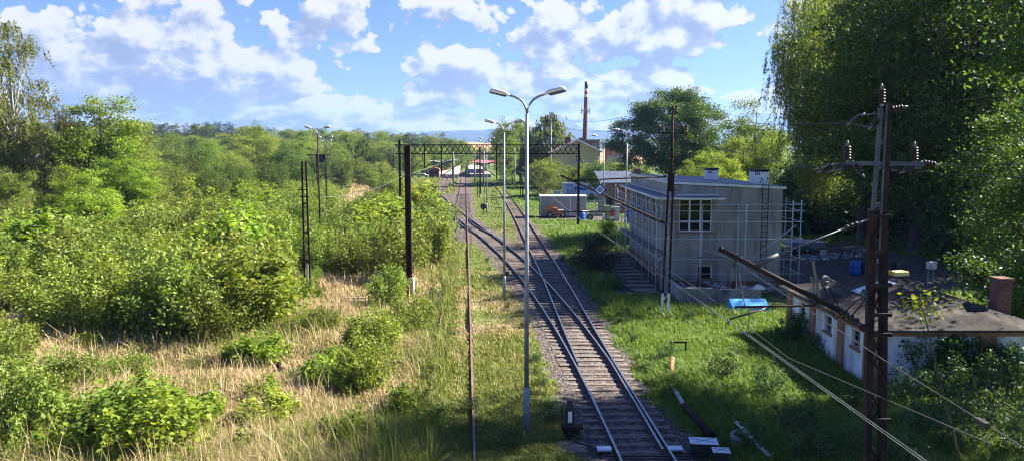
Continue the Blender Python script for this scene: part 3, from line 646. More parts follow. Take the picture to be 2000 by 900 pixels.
sp('weed', 1000, 880, .8, 'pale flowering weeds at the foot of the nearest lamp', cat='weed')
sp('weed', 850, 590, .8, 'bright shrublet between the square rusty post and the lone rail', cat='weed')
sp('ever', 1163, 530, 1.3, 'very dark rounded evergreen bush beside the plank path')
sp('fern', 1188, 560, 1.05, 'yellowish fern in front of the dark evergreen bush', cat='fern')
sp('weed', 1210, 565, .9, 'dull green bushy plant right of the fern', cat='plant')
sp('weed', 1345, 622, .6, 'small leafy plant at the corner of the low concrete wall', cat='plant')
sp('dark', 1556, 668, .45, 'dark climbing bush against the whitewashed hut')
sp('weed', 1590, 690, .9, 'weeds at the foot of the whitewashed hut', cat='weed')
sp('weed', 1410, 742, 1.0, 'dark round weed clump in the lush grass beyond the pipe', cat='weed')
sp('weed', 1300, 705, .75, 'tall pale seeded weeds by the pipe end', cat='weed')
for px, py, s in ((1500, 770, .9), (1560, 850, 1.0), (1590, 905, 1.1), (1480, 880, .9), (1800, 850, 1.2), (1870, 880, 1.3), (1850, 790, 1.4), (1920, 840, 1.5), (1980, 800, 1.7), (1940, 760, 1.6), (1995, 890, 1.5), (1760, 780, 1.0), (1660, 800, .9), (1890, 745, 1.5), (1820, 740, 1.2), (1660, 890, 1.0), (1760, 905, 1.1)):
    sp('weed', px, py, s, 'tall green weed clump in the shady growth before the whitewashed hut', 'weeds before the hut', cat='weed')
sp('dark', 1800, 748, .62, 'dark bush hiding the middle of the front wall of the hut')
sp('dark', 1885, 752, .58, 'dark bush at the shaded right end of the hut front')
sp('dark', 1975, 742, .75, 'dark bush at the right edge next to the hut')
sp('maple', 1185, 455, .6, 'low shrub in sunny grass behind the evergreen bush')
random.seed(33); k = 0
while k < 46:
    px, py = random.uniform(-20, 880), random.uniform(640, 900); p = gp(px, py)
    if p.x > float(C_(p.y)) - .6: continue
    shrub(random.choice(['weed', 'weed', 'sapling', 'maple']), p.x, p.y, random.uniform(.3, .6), 'small green shoot scattered through the dry straw of the left field', 'green shoots in the straw', cat='weed'); k += 1
k = 0
while k < 60:
    d = 19 * (60 / 19) ** random.random(); s_ = random.choice((-1, 1)); x = float(A_(d)) + s_ * random.uniform(1.5, 2.6) if s_ > 0 else float(min(A_(d), B_(d))) - random.uniform(1.4, 2.6)
    shrub('weed', x, d, random.uniform(.18, .4), 'small weed tuft at the ragged edge of the gravel bed', 'weeds along the gravel edge', cat='weed'); k += 1
# left trees
random.seed(21)
p = dp(38, 428, 86); tree('birch', p.x, 86, 24.3, 'tall drooping birch with a pale trunk at the left edge', i=0, rz=.2)
tree_px('birch', 118, 205, 82, 'shorter birch leaning on the tall birch at the left edge', i=1, rz=2.0)
tree_px('leafy', 20, 330, 74, 'dark bushy tree at the foot of the tall birch', i=0)
tree_px('maple', 192, 178, 84, 'bright green maple, tallest tree right of the birches', i=0)
tree_px('maple', 245, 262, 80, 'bright maple stepping down to the right of the tallest maple', i=1)
tree_px('maple', 120, 318, 66, 'low yellowish maple in front of the shorter birch', i=2)
tree_px('maple', 178, 325, 62, 'yellow green maple just below the tallest maple', i=1)
tree_px('leafy', 300, 285, 112, 'dark tree at the right side of the bright maples', i=1)
tree_px('leafy', 268, 250, 118, 'tree peeping up between the bright maples and the pine wood', i=3)
for px, yt, d, k in ((335, 262, 150, 'leafy'), (372, 300, 120, 'round'), (400, 272, 165, 'leafy'), (440, 290, 130, 'leafy'), (470, 262, 180, 'leafy'), (495, 240, 190, 'leafy'), (528, 258, 185, 'leafy'), (558, 285, 150, 'round'), (585, 268, 190, 'leafy'), (350, 318, 100, 'round'), (455, 318, 110, 'round'), (410, 330, 98, 'round'), (300, 330, 96, 'leafy'), (530, 318, 118, 'round'), (575, 308, 132, 'round'), (640, 282, 210, 'leafy'), (620, 300, 170, 'round'), (675, 258, 250, 'poplar'), (690, 262, 255, 'poplar'), (710, 266, 240, 'poplar'), (735, 295, 230, 'round'), (760, 270, 270, 'leafy'), (790, 275, 280, 'leafy'), (700, 305, 185, 'round'), (745, 312, 200, 'round'), (665, 310, 165, 'round'), (722, 318, 175, 'round'), (770, 300, 250, 'round'), (800, 312, 260, 'round')):
    tree_px(k, px, yt, d, {'leafy': 'broadleaf tree in the mixed belt between the thicket and the far wood', 'round': 'low round tree rising behind the thicket', 'poplar': 'slender greyish tree with visible stems in the far belt'}[k], {'leafy': 'broadleaf trees of the middle belt', 'round': 'low trees behind the thicket', 'poplar': 'slender grey trees'}[k])
px = -80
while px < 905:
    d = random.uniform(300, 440); yt = np.interp(px, [-80, 300, 460, 500, 560, 700, 800, 880, 905], [238, 240, 241, 246, 252, 252, 258, 264, 272]) + random.uniform(-3, 6)
    k = 'pine' if px < 470 and random.random() < .75 or random.random() < .25 else 'leafy'
    tree_px(k, px, yt, d, 'dark pine of the wooded ridge on the horizon' if k == 'pine' else 'broadleaf tree of the wooded ridge on the horizon', 'pines of the ridge' if k == 'pine' else 'broadleaf trees of the ridge', wide=1.25)
    px += random.uniform(7, 12)
px = -80
while px < 880:
    d = random.uniform(225, 290); yt = np.interp(px, [225, 460, 560, 700, 800, 880], [262, 262, 268, 272, 280, 290]) + random.uniform(-6, 8)
    tree_px('leafy', px, yt, d, 'broadleaf tree in the belt below the wooded ridge', 'broadleaf trees below the ridge', wide=1.2); px += random.uniform(16, 24)
for px, yt, d in ((830, 298, 330), (850, 288, 350), (878, 288, 360), (900, 287, 420), (922, 287, 430), (945, 286, 410), (966, 288, 400), (915, 300, 380), (890, 300, 370), (938, 300, 390)):
    tree_px('leafy', px, yt, d, 'tree in the dark row behind the station platforms', 'trees behind the platforms', wide=1.3)
# centre and right
tree_px('leafy', 988, 232, 185, 'dark leaning tree left of the two pale poplars', i=0, wide=.8)
tree_px('poplar', 1018, 238, 200, 'broad pale poplar just right of the second lamp', wide=1.25)
tree_px('poplar', 1075, 222, 195, 'rounded pale poplar behind the power pole, next to the ochre house', wide=1.35)
tree_px('leafy', 1000, 288, 215, 'dark tree in the shade under the poplars', i=2, wide=1.4)
tree_px('leafy', 1045, 285, 205, 'dark tree low between the two poplars', i=0, wide=1.2)
for px, yt, d in ((1062, 306, 140), (1088, 318, 145), (1118, 322, 148), (1142, 316, 148), (1165, 318, 145), (1186, 314, 150), (1205, 315, 150), (1228, 312, 150), (1250, 310, 145)):
    tree_px('maple' if random.random() < .6 else 'round', px, yt, d, 'sunlit light green bush in the row below the ochre house', 'bushes below the ochre house', wide=1.1)
p = dp(1310, 300, 138); tree('linden', p.x, 138, dp(1310, 168, 138).z, 'huge spreading tree with dark crown standing over the grey building', rz=0)
tree_px('maple', 1392, 292, 104, 'yellow green tree behind the first white roof chimney', i=0)
tree_px('maple', 1452, 262, 108, 'bright maple between the two white roof chimneys', i=1, wide=1.2)
tree_px('maple', 1350, 310, 100, 'low bright tree behind the roof of the grey building', i=2)
tree_px('maple', 1425, 305, 96, 'light leaved tree just over the roof between the chimneys', i=1)
tree_px('round', 1438, 285, 112, 'tree with a reddish crown patch behind the roof', i=1)
tree_px('leafy', 1480, 188, 125, 'loose airy tree between the huge tree and the weeping trees', i=1)
tree_px('leafy', 1520, 250, 105, 'tree in the gap below the weeping trees', i=3)
tree('willow', dp(1592, 300, 76).x, 76, 26.5, 'weeping tree with hanging pale strands, left one of the pair', i=0, rz=.4, wide=.85)
tree('willow', dp(1640, 300, 82).x, 82, 29, 'weeping tree half hidden behind the dark oaks', i=1, rz=1.2)
tree('oak', dp(1690, 300, 66).x, 66, 25, 'dark oak beside the weeping trees', i=0, wide=.9)
tree('oak', dp(1800, 300, 58).x, 58, 26, 'tall dark oak behind the lattice mast', i=1)
tree('oak', dp(1905, 300, 53).x, 53, 26, 'dark oak behind the right end of the hut', i=2)
tree('oak', 24.5, 27.0, 24, 'nearest oak reaching in from the right edge with low layered branches', i=3, wide=.9)
tree('oak', 24.2, 33.2, 12, 'low dark tree at the right edge close behind the hut', i=2, wide=1.1)
tree('oak', 36, 62, 27, 'oak crown high in the top right corner', i=2)
tree('oak', 30, 14, 22, 'oak standing outside the view that shades the turnout', i=0)
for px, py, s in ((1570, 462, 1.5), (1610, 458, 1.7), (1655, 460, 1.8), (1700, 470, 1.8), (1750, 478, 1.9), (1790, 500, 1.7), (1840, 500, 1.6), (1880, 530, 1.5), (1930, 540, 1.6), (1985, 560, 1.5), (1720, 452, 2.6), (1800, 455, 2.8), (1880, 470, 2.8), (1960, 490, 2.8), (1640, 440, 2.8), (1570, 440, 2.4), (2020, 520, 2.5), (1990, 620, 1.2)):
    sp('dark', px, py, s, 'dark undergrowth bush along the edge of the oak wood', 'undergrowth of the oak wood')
# ================================================================== THINGS
random.seed(9)
V3 = Vector
def lerp(a, b, t): return V3(a) + (V3(b) - V3(a)) * t
def lattice(mb, c0, c1, d0, d1, n, w=.03, zig=True):      # bracing between two legs given by end points (bottom, top)
    for i in range(n):
        a0, a1 = lerp(c0, c1, i / n), lerp(c0, c1, (i + 1) / n); b0, b1 = lerp(d0, d1, i / n), lerp(d0, d1, (i + 1) / n)
        mb.bar(a0, b1, w, w * .5) if i % 2 == 0 else mb.bar(b0, a1, w, w * .5)

# ---- lamps
def bezier(p, q, r_, n=7): return [(1 - t) ** 2 * V3(p) + 2 * t * (1 - t) * V3(q) + t * t * V3(r_) for t in (i / (n - 1) for i in range(n))]
def lamp_head_mb(e, dirv, tilt):
    mb = MB(); d = (dirv + V3((0, 0, math.tan(tilt)))).normalized(); s = V3((-dirv.y, dirv.x, 0)); u = d.cross(s) * -1
    if u.z < 0: u = -u
    secs = [(0, .045, .045, .0), (.08, .10, .09, .0), (.2, .125, .125, -.0), (.5, .125, .13, .0), (.62, .12, .115, .0), (.68, .085, .05, -.02)]; n = 8; vs = []
    for t, w_, h, o in secs:
        for k in range(n):
            a = PI * k / (n - 1); vs.append(V3(e) + d * t + s * (w_ * math.cos(a)) + u * (h * math.sin(a) ** .7 + o - .02))
    fs = [(i * n + j, i * n + j + 1, (i + 1) * n + j + 1, (i + 1) * n + j) for i in range(len(secs) - 1) for j in range(n - 1)]
    fs += [tuple(range(n)), tuple(range((len(secs) - 1) * n, len(secs) * n))] + [(i * n, (i + 1) * n, (i + 1) * n + n - 1, i * n + n - 1) for i in range(len(secs) - 1)]
    mb.smooth = True; mb.add(vs, fs)
    ln = MB(); p0 = V3(e) + d * .17 - u * .045; p1 = V3(e) + d * .64 - u * .045; ln.bar(p0, p1, .2, .06); return mb, ln
def lamp(x, y, label, group, H=10.3, arms=(-1, 1), yaw=-.42, single=False, far=False, pole='galv'):
    t = thing('street_lamp', label, 'street lamp', (x, y, float(hz(x, y))), group); o = V3((x, y, t.location.z)); zs = H - .55
    mb = MB(); mb.tube([o + V3((0, 0, z)) for z in (1.45, 5.4, 5.45, zs if not single else zs - .9)], [.075, .07, .06, .05], 10); part('pole', mb, M[pole], t)
    mb = MB(); mb.tube([o + V3((0, 0, z)) for z in (-.1, 1.3, 1.45)], [.105, .105, .078], 10)
    b = part('base_section', mb, M['grey_paint'], t)
    if not far:
        mb = MB(); mb.box(o + V3((.03, -.1, .85)), (.11, .02, .42)); part('access_door', mb, M['galv'], b)
    for s in arms:
        dv = V3((math.cos(yaw) * s, math.sin(yaw) * s, 0)); tilt = .24 if s < 0 else .2
        if single: pts = bezier(o + V3((0, 0, zs - .95)), o + V3((0, 0, H + .05)), o + dv * .8 + V3((0, 0, H - .02)))
        else: pts = bezier(o + V3((0, 0, zs)), o + dv * .04 + V3((0, 0, H - .1)), o + dv * .55 + V3((0, 0, H)))
        mb = MB(); mb.tube(pts, .035, 8); part('arm', mb, M['galv'], t)
        hd, ln = lamp_head_mb(pts[-1], dv, tilt if not single else .12); h = part('lamp_head', hd, M['lamp_alu'], t); part('lens', ln, M['lamp_lens'], h)
    return t
for px, py, lb in ((1028, 840, 'nearest double armed grey lamp post, standing in grass beside the turnout'), (985, 583, 'second double armed lamp post, where the weeds meet the gravel'), (951, 417, 'double armed lamp post beside the black dwarf signal'), (946, 396, 'small double armed lamp post just behind the dwarf signal lamp')):
    p = gp(px, py); lamp(p.x, p.y, lb, 'lamp row along the tracks', far=py < 420)
for px, py, lb in ((1178, 442, 'single armed lamp post in the lawn before the container yard'), (1222, 450, 'single armed lamp post behind the scaffold of the grey building')):
    p = gp(px, py); lamp(p.x, p.y, lb, 'single lamps by the yard', arms=(-1,), yaw=.1, single=True, far=True, H=10.3 if px < 1200 else 10.9)
for px, yt, d, lb in ((620, 251, 59, 'tallest double lamp in the row rising from the thicket'), (634.5, 269, 97, 'second double lamp in the row over the thicket'), (636.5, 276, 128, 'third double lamp in the row over the thicket'), (640, 283, 200, 'fourth and smallest double lamp in the row over the thicket')):
    p = dp(px, yt, d); lamp(p.x, d, lb, 'lamps rising from the thicket', H=max(9.2, p.z - float(hz(p.x, d))), far=True, pole='rust_dark')
for px, yt, d in ((677, 284, 250), (716, 289, 290), (742, 290, 330), (770, 286, 260)):
    p = dp(px, yt, d); lamp(p.x, d, 'tiny far double lamp before the wooded belt', 'tiny far lamps', H=p.z - float(hz(p.x, d)), far=True, pole='rust_dark')

# ---- nearest lattice mast on the right
Y0 = 14.5
mt_ = thing('catenary_mast', 'dark lattice catenary mast with insulators, tallest thing at the right front', 'mast', (7.1, Y0, 0)); 
Lb, Ltop = (7.31, Y0, -.1), (7.07, Y0, 7.45); Rb, Rtop = (7.66, Y0, -.1), (7.30, Y0, 7.45)
for a, b in ((Lb, Ltop), (Rb, Rtop)):
    mb = MB(); mb.bar(a, b, .05, .125); mb.bar(V3(a) + V3((0, .14, 0)), V3(b) + V3((0, .14, 0)), .16, .025); part('channel', mb, M['rust'], mt_)
mb = MB(); lattice(mb, V3(Lb) + V3((0, -.05, 0)), V3(Ltop) + V3((0, -.05, 0)), V3(Rb) + V3((0, -.05, 0)), V3(Rtop) + V3((0, -.05, 0)), 13, .05); lattice(mb, V3(Rb) + V3((0, .2, 0)), V3(Rtop) + V3((0, .2, 0)), V3(Lb) + V3((0, .2, 0)), V3(Ltop) + V3((0, .2, 0)), 13, .05); part('bracing', mb, M['rust_dark'], mt_)
mb = MB()
for z in (3.2, 4.95, 5.35, 5.95, 7.3): mb.b2(7.31 - z * .032 - .1, 7.66 - z * .048 + .1, Y0 - .11, Y0 - .05, z, z + .07)
pieces('clamp_plate', mb, M['rust_dark'], mt_)
mb = MB(); mb.bar((7.07, Y0, 7.2), (7.12, Y0, 9.42), .045, .08); mb.m = 1; mb.bar((7.27, Y0 - .02, 6.6), (7.27, Y0 - .02, 9.5), .1, .09); mb.m = 0
for z in (7.5, 8.72, 9.3): mb.b2(7.08, 7.25, Y0 - .04, Y0 + .04, z, z + (.09 if z < 9 else .03))
mb.bar((7.205, Y0 - .06, 6.6), (7.205, Y0 - .06, 9.5), .025, .03); part('top_frame', mb, [M['mast_paint'], M['rust']], mt_)
mb = MB(); mb.bar((6.52, Y0, 8.36), (8.02, Y0, 8.34), .08, .08); part('cross_arm', mb, M['mast_paint'], mt_)
def insul(p, q, parent, n=5, r0=.035, r1=.075, caps=True):
    mb = MB(); mb.disc_stack(p, q, n, r0, r1); o = part('insulator', mb, M['porcelain'], parent)
    if caps:
        mb = MB(); d = (V3(q) - V3(p)).normalized(); mb.tube([V3(q) - d * .01, V3(q) + d * .1], [r0 * 1.1, r0 * .5], 8); mb.tube([V3(p) - d * .06, V3(p) + d * .01], r0, 8); part('end_fitting', mb, M['fitting'], o)
P14 = lambda px, py: dp(px, py, Y0)
for a, b in (((1722, 203), (1722, 174)), ((1655, 313), (1655, 285)), ((1786, 314), (1786, 287))): insul(P14(*a), P14(*b), mt_)
for a, b in (((1740, 214), (1763, 210)), ((1684, 226), (1662, 240)), ((1716, 232), (1703, 246)), ((1624, 324), (1604, 334)), ((1664, 325), (1644, 331)), ((1668, 320), (1683, 340)), ((1786, 328), (1766, 335)), ((1802, 318), (1826, 322)), ((1722, 328), (1742, 332))): insul(P14(*a), P14(*b), mt_, 4, .03, .065)
mb = MB()
for a, b in (((1708, 222), (1684, 226)), ((1664, 243), (1703, 249)), ((1624, 322), (1660, 318)), ((1608, 336), (1645, 333)), ((1764, 337), (1800, 327))): mb.bar(P14(*a), P14(*b), .025, .025)
pieces('strain_link', mb, M['mast_paint'], mt_)
# cantilever of the near mast
ct = thing('catenary_cantilever', 'dark oblique cantilever tube reaching over the turnout from the near lattice mast', 'cantilever', (6.9, Y0, 5.1))
tube0, tube1 = P14(1405, 485), P14(1640, 606)
mb = MB(); mb.tube([tube0, tube1], .055, 10); mb.tube([tube0, lerp(tube0, tube1, .02)], .062, 10); part('tube', mb, M['rust_dark'], ct)
insul(P14(1636, 604), P14(1676, 630), ct, 4, .04, .085); mb = MB(); mb.bar(P14(1676, 630), P14(1697, 643), .05, .07); mb.b2(6.95, 7.12, Y0 - .1, Y0 + .1, 5.06, 5.16); part('mast_hinge', mb, M['rust_dark'], ct)
mb = MB(); mb.tube([P14(1477, 517), P14(1520, 497)], .045, 8); mb.tube([P14(1520, 497), P14(1650, 446)], .018, 6); part('tie_rod', mb, M['mast_paint'], ct)
insul(P14(1650, 446), P14(1676, 436), ct, 3, .03, .06); mb = MB(); mb.tube([P14(1676, 436), P14(1698, 428)], .015, 6); part('tie_end', mb, M['galv'], ct)
mb = MB(); mb.tube([P14(1435, 599), P14(1590, 596)], .022, 8); mb.tube([P14(1590, 596), P14(1600, 583)], .02, 6); part('registration_tube', mb, M['rust'], ct)
mb = MB()
for o_ in (0, .05): mb.tube([P14(1500, 601) + V3((0, o_, 0)), P14(1424, 624) + V3((0, o_, 0))], .013, 6)
mb.tube([P14(1421, 622), P14(1423, 632)], .025, 6); part('steady_arm', mb, M['black'], ct)
mb = MB(); mb.box(P14(1437, 502), (.1, .1, .12)); mb.tube([P14(1437, 505), P14(1432, 520)], .02, 6); part('wire_clamp', mb, M['black'], ct)
mb = MB()
for a, b in (((1438, 505), (1455, 598)), ((1432, 515), (1425, 556)), ((1436, 515), (1438, 560)), ((1463, 598), (1462, 655))): mb.tube([P14(*a), P14(*b)], .009, 5)
part('dropper', mb, M['wire'], ct)
# pulleys and spring bracket
pu = thing('tension_pulley', 'pulley tensioner with two spoked wheels and a white slotted bracket by the near mast', 'pulley', P14(1640, 580)); 
def wheel_mb(c, r, w=.03):
    mb = MB(); c = V3(c)
    for dy in (-.05, 0, .05):
        pts = [c + V3((r * math.cos(a) * .75, dy + r * math.cos(a) * .66, r * math.sin(a))) for a in (2 * PI * k / 18 for k in range(19))]; mb.tube(pts, .016, 5, cap=False)
    for k in range(6):
        a = PI * k / 3; mb.bar(c, c + V3((r * math.cos(a) * .75, r * math.cos(a) * .66, r * math.sin(a))), .02, .02)
    mb.tube([c - V3((.05, .0, 0)) * 1, c + V3((.05, 0, 0))], .03, 8); return mb
for c in ((1612, 550), (1688, 577)): part('wheel', wheel_mb(P14(*c), .115), M['mast_paint'], pu)
mb = MB(); mb.bar(P14(1588, 512), P14(1600, 578), .06, .035); mb.bar(P14(1584, 540), P14(1592, 572), .05, .03); mb.bar(P14(1597, 545), P14(1606, 550), .04, .03); part('slotted_bracket', mb, M['fitting'], pu)
mb = MB()
for a, b in (((1630, 622), (1610, 562)), ((1645, 612), (1620, 562)), ((1632, 624), (1678, 583)), ((1658, 622), (1686, 590)), ((1588, 512), (1520, 497))): mb.bar(P14(*a), P14(*b), .025, .02)
pieces('pull_rod', mb, M['rust'], pu)
mb = MB(); mb.tube([P14(1622, 545), P14(1680, 571)], .008, 5); mb.tube([P14(1693, 590), P14(1693, 900) - V3((0, 0, 1))], .01, 5); part('cable', mb, M['wire'], pu)
fl = thing('floodlight', 'faded yellow box light on a thin rod at the near lattice mast', 'light', P14(1755, 535))
mb = MB(); c = P14(1755, 533); mb.box(c, (.32, .2, .09), .2); part('housing', mb, M['yellow'], fl, bevel=.015); mb = MB(); mb.bar(P14(1703, 462), P14(1742, 530), .02, .02); mb.bar(P14(1742, 530), P14(1775, 550), .02, .03); part('bracket_rod', mb, M['rust'], fl)

# ---- mast before the grey building
q = gp(1298.5, 615); mx_, my_ = q.x, q.y; DM = my_
m2 = thing('catenary_mast', 'lattice mast with white painted feet before the scaffolded building', 'mast', (mx_, my_, 0))
l0, l1 = V3((mx_ - .18, my_, -.05)), V3((mx_ + .06, my_, 7.42)); r0_, r1_ = V3((mx_ + .18, my_, -.05)), V3((mx_ + .28, my_, 7.42))
for a, b in ((l0, l1), (r0_, r1_)):
    mb = MB(); mb.bar(lerp(a, b, .165), b, .085, .1); o = part('channel', mb, M['rust_dark'], m2); mb = MB(); mb.bar(a, lerp(a, b, .165), .09, .105); part('painted_foot', mb, M['white'], o)
mb = MB(); lattice(mb, lerp(l0, l1, .17), l1, lerp(r0_, r1_, .17), r1_, 13, .035); part('bracing', mb, M['rust_dark'], m2); mb = MB(); lattice(mb, l0, lerp(l0, l1, .165), r0_, lerp(r0_, r1_, .165), 3, .035); part('foot_bracing', mb, M['white'], m2)
mb = MB(); mb.b2(mx_ - .03, mx_ + .38, my_ - .09, my_ + .09, 7.38, 7.46); mb.b2(mx_ - .03, mx_ + .38, my_ - .09, my_ + .09, 6.55, 6.62); pieces('clamp_plate', mb, M['rust_dark'], m2)
mb = MB(); mb.tube([(mx_ + .18, my_, 6.5), (mx_ + .18, my_, 10.9)], [.085, .065], 8); part('top_pole', mb, M['rust'], m2)
mb = MB(); mb.bar((mx_ - .55, my_, 9.5), (mx_ + .95, my_, 9.5), .06, .06); mb.bar((mx_ - .1, my_, 10.5), (mx_ + .45, my_, 10.5), .05, .05); part('cross_arm', mb, M['rust_dark'], m2)
for dx, z in ((-.5, 9.5), (-.3, 9.5), (.7, 9.5), (.9, 9.5), (.02, 10.5), (.36, 10.5)): insul((mx_ + dx, my_, z + .04), (mx_ + dx, my_, z + .4), m2, 3, .04, .075, False)
c2 = thing('catenary_cantilever', 'long cantilever over the tracks from the mast before the grey building, carrying the diamond sign', 'cantilever', (mx_, my_, 5))
PM = lambda px, py: dp(px, py, DM)
mb = MB(); mb.tube([PM(1095, 343), PM(1296, 434)], .05, 8); part('tube', mb, M['rust_dark'], c2); mb = MB(); mb.tube([PM(1120, 353), PM(1285, 346)], .035, 8); part('tie_tube', mb, M['rust'], c2)
insul(PM(1283, 346), PM(1300, 345), c2, 3, .05, .085); insul(PM(1284, 429), PM(1298, 436), c2, 3, .05, .085)
mb = MB(); mb.tube([PM(1100, 414), PM(1233, 413)], .024, 8); mb.tube([PM(1112, 414), PM(1150, 409)], .015, 6); part('registration_tube', mb, M['rust'], c2)
mb = MB(); mb.tube([PM(1170, 350), PM(1172, 360)], .06, 4); part('wire_clamp', mb, M['fitting'], c2)
sg = thing('diamond_sign', 'blue and white diamond sign with concentric squares hanging on the cantilever', 'sign', PM(1171.5, 371) - V3((0, .09, 0)))
ctr = PM(1171.5, 371) - V3((0, .09, 0))
for k, (s, m, nm) in enumerate(((.35, 'sign_blue', 'sign_plate'), (.245, 'white', 'white_diamond'), (.14, 'sign_blue', 'blue_diamond'), (.055, 'white', 'centre_diamond'))):
    mb = MB(); y_ = ctr.y - .006 * k; mb.prism([(ctr.x - s, ctr.z), (ctr.x, ctr.z - s), (ctr.x + s, ctr.z), (ctr.x, ctr.z + s)], 'y', y_ - .006, y_ + (.015 if k == 0 else -.001)); part(nm, mb, M[m], sg)
mb = MB(); mb.bar(ctr + V3((0, .03, .3)), ctr + V3((0, .03, -.3)), .03, .03); part('hanger', mb, M['black'], sg)

# ---- left masts
p = gp(800, 580); x, y = p.x, p.y
t = thing('square_post', 'stout square rusty post with a white ribbed sleeve at its foot', 'post', (x, y, 0))
mb = MB(); mb.b2(x - .17, x - .05, y - .14, y + .14, 1.2, 8.93); mb.b2(x + .05, x + .17, y - .14, y + .14, 1.2, 8.93); mb.b2(x - .05, x + .05, y - .08, y + .1, 1.2, 8.9); part('shaft', mb, M['rust'], t)
mb = MB(); mb.b2(x - .175, x + .06, y - .15, y + .15, -.2, 1.22); part('foot', mb, pm('bright_rust', (.14, .055, .03), (.22, .09, .05), 3, .8), t)
mb = MB(); mb.disc_stack((x + .2, y, .2), (x + .2, y, 1.15), 8, .1, .125); part('ribbed_sleeve', mb, M['white_dirty'], t)
mb = MB(); mb.b2(x - .3, x + .2, y - .2, y - .13, 5.2, 5.3); mb.b2(x + .1, x + .26, y - .2, y - .13, 4.5, 4.58); pieces('clamp_plate', mb, M['rust_dark'], t)
p = gp(601, 568); x, y = p.x, p.y
t = thing('lattice_post', 'slim rusty lattice post standing in the middle of the thicket', 'post', (x, y, 0))
for s in (-1, 1): mb = MB(); mb.bar((x + s * .17, y, -.2), (x + s * .12, y, 8.0), .085, .1); part('channel', mb, M['rust'], t)
mb = MB(); lattice(mb, (x - .17, y - .02, 0), (x - .12, y - .02, 8), (x + .17, y - .02, 0), (x + .12, y - .02, 8), 18, .035)
for z in (1.9, 3.6, 5.35): mb.b2(x - .18, x + .18, y - .07, y + .05, z, z + .09)
part('bracing', mb, M['rust_dark'], t); mb = MB(); mb.b2(x - .3, x + .3, y - .14, y - .06, 5.8, 5.87); mb.b2(x - .38, x + .1, y - .14, y - .06, 6.2, 6.27); pieces('clamp_plate', mb, M['rust_dark'], t); mb = MB(); mb.b2(x - .02, x + .1, y - .1, y - .06, .4, 1.7); part('white_mark', mb, M['white_dirty'], t)
# ---- gantry
GY = 87.0
t = thing('catenary_gantry', 'long dark lattice gantry spanning all the tracks', 'gantry', (-2.6, GY, 0))
for x, h in ((-13.1, 9.9), (7.78, 9.45)):
    mb = MB(); mb.b2(x - .13, x - .04, GY - .13, GY + .13, 2.5, h); mb.b2(x + .04, x + .13, GY - .13, GY + .13, 2.5, h); mb.b2(x - .04, x + .04, GY - .06, GY + .06, 2.5, h); o = part('post', mb, M['rust_dark'], t); mb = MB(); mb.b2(x - .15, x + .15, GY - .15, GY + .15, -.2, 2.52); part('post_foot', mb, M['rust'], o)
mb = MB()
for yy in (GY - .35, GY + .35):
    for z in (8.25, 9.28): mb.bar((-13.6, yy, z), (7.9, yy, z), .11, .11)
    n = 34
    for i in range(n):
        a = -13.5 + 21.3 * i / n; b = -13.5 + 21.3 * (i + 1) / n; mb.bar((a, yy, 8.25), (b, yy, 9.28), .045, .045); mb.bar((a, yy, 9.28), (b, yy, 8.25), .045, .045)
for i in range(12): a = -13.5 + 21.3 * i / 11; mb.bar((a, GY - .35, 8.25), (a, GY + .35, 8.25), .05, .05); mb.bar((a, GY - .35, 9.28), (a, GY + .35, 9.28), .05, .05)
part('truss', mb, M['rust_dark'], t)
PG = lambda px, py: dp(px, py, GY - .45)
for px, y1 in ((862, 344), (970, 351), (829, 329)):
    mb = MB(); mb.bar(PG(px, 281), PG(px, y1), .17, .14); part('drop_post', mb, M['rust_dark'], t)
for a, b in (((863, 344), (906, 313)), ((782, 352), (822, 314)), ((930, 317), (968, 345)), ((1000, 338), (1033, 310)), ((829, 329), (850, 312))):
    mb = MB(); mb.tube([PG(*a), PG(*b)], .06, 6); part('strut', mb, M['black'], t)
insul(PG(1134, 308), PG(1139, 322), t, 3, .06, .12, False)
# ---- other far posts
def far_post(px, yb, yt, w, mat, label, arm=None, nm='line_post', lat=False):
    p = gp(px, yb); d = p.y; zt = dp(px, yt, d).z; x = p.x; t = thing(nm, label, 'post', (x, d, 0), None)
    mb = MB()
    if lat:
        for s in (-1, 1): mb.bar((x + s * w / 2, d, -.2), (x + s * w / 2, d, zt), w * .3, .12)
        lattice(mb, (x - w / 2, d - .02, 0), (x - w / 2, d - .02, zt), (x + w / 2, d - .02, 0), (x + w / 2, d - .02, zt), 16, .06)
    else: mb.tube([(x, d, -.2), (x, d, zt)], [w * .55, w * .4], 6)
    part('shaft', mb, M[mat], t)
    if arm:
        for f, l in arm:
            mb = MB(); mb.bar((x - .1, d, zt * f), (x + l, d, zt * f * 1.06), .08, .08); part('arm', mb, M['rust_dark'], t)
far_post(934.6, 385, 285, .45, 'rust_dark', 'dark lattice post with a side arm between the tracks before the red canopy', ((.8, 2.2), (.62, 2)), lat=True)
far_post(938.5, 379, 292, .25, 'rust_dark', 'thin brown post touching the dark lattice post between the tracks', ((.8, -2),))
far_post(927.5, 365, 299, .5, 'concrete', 'grey concrete post before the red canopy')
far_post(1005, 371, 290, .42, 'concrete', 'grey concrete post at the end of the paved strip', ((.9, -2.5),))
far_post(886, 367, 297, .45, 'concrete', 'pale concrete post at the corner of the left platform', ((.85, 2.5),))
far_post(884, 352, 290, .4, 'rust_dark', 'brown post close behind the pale concrete post', ((.85, -2.5),))
far_post(1021, 383, 340, .22, 'rust', 'short rusty post beside the paved strip', nm='short_post')
far_post(1017, 384, 345, .2, 'rust', 'short thin rusty post left of its twin by the paved strip', nm='short_post')
far_post(765, 352, 291, .35, 'rust_dark', 'dark post with arm nearest to the pale grass path', ((.75, -2.5),))
far_post(770, 350, 290, .35, 'rust_dark', 'dark post paired at the right with the one by the pale grass path', ((.75, -2),))
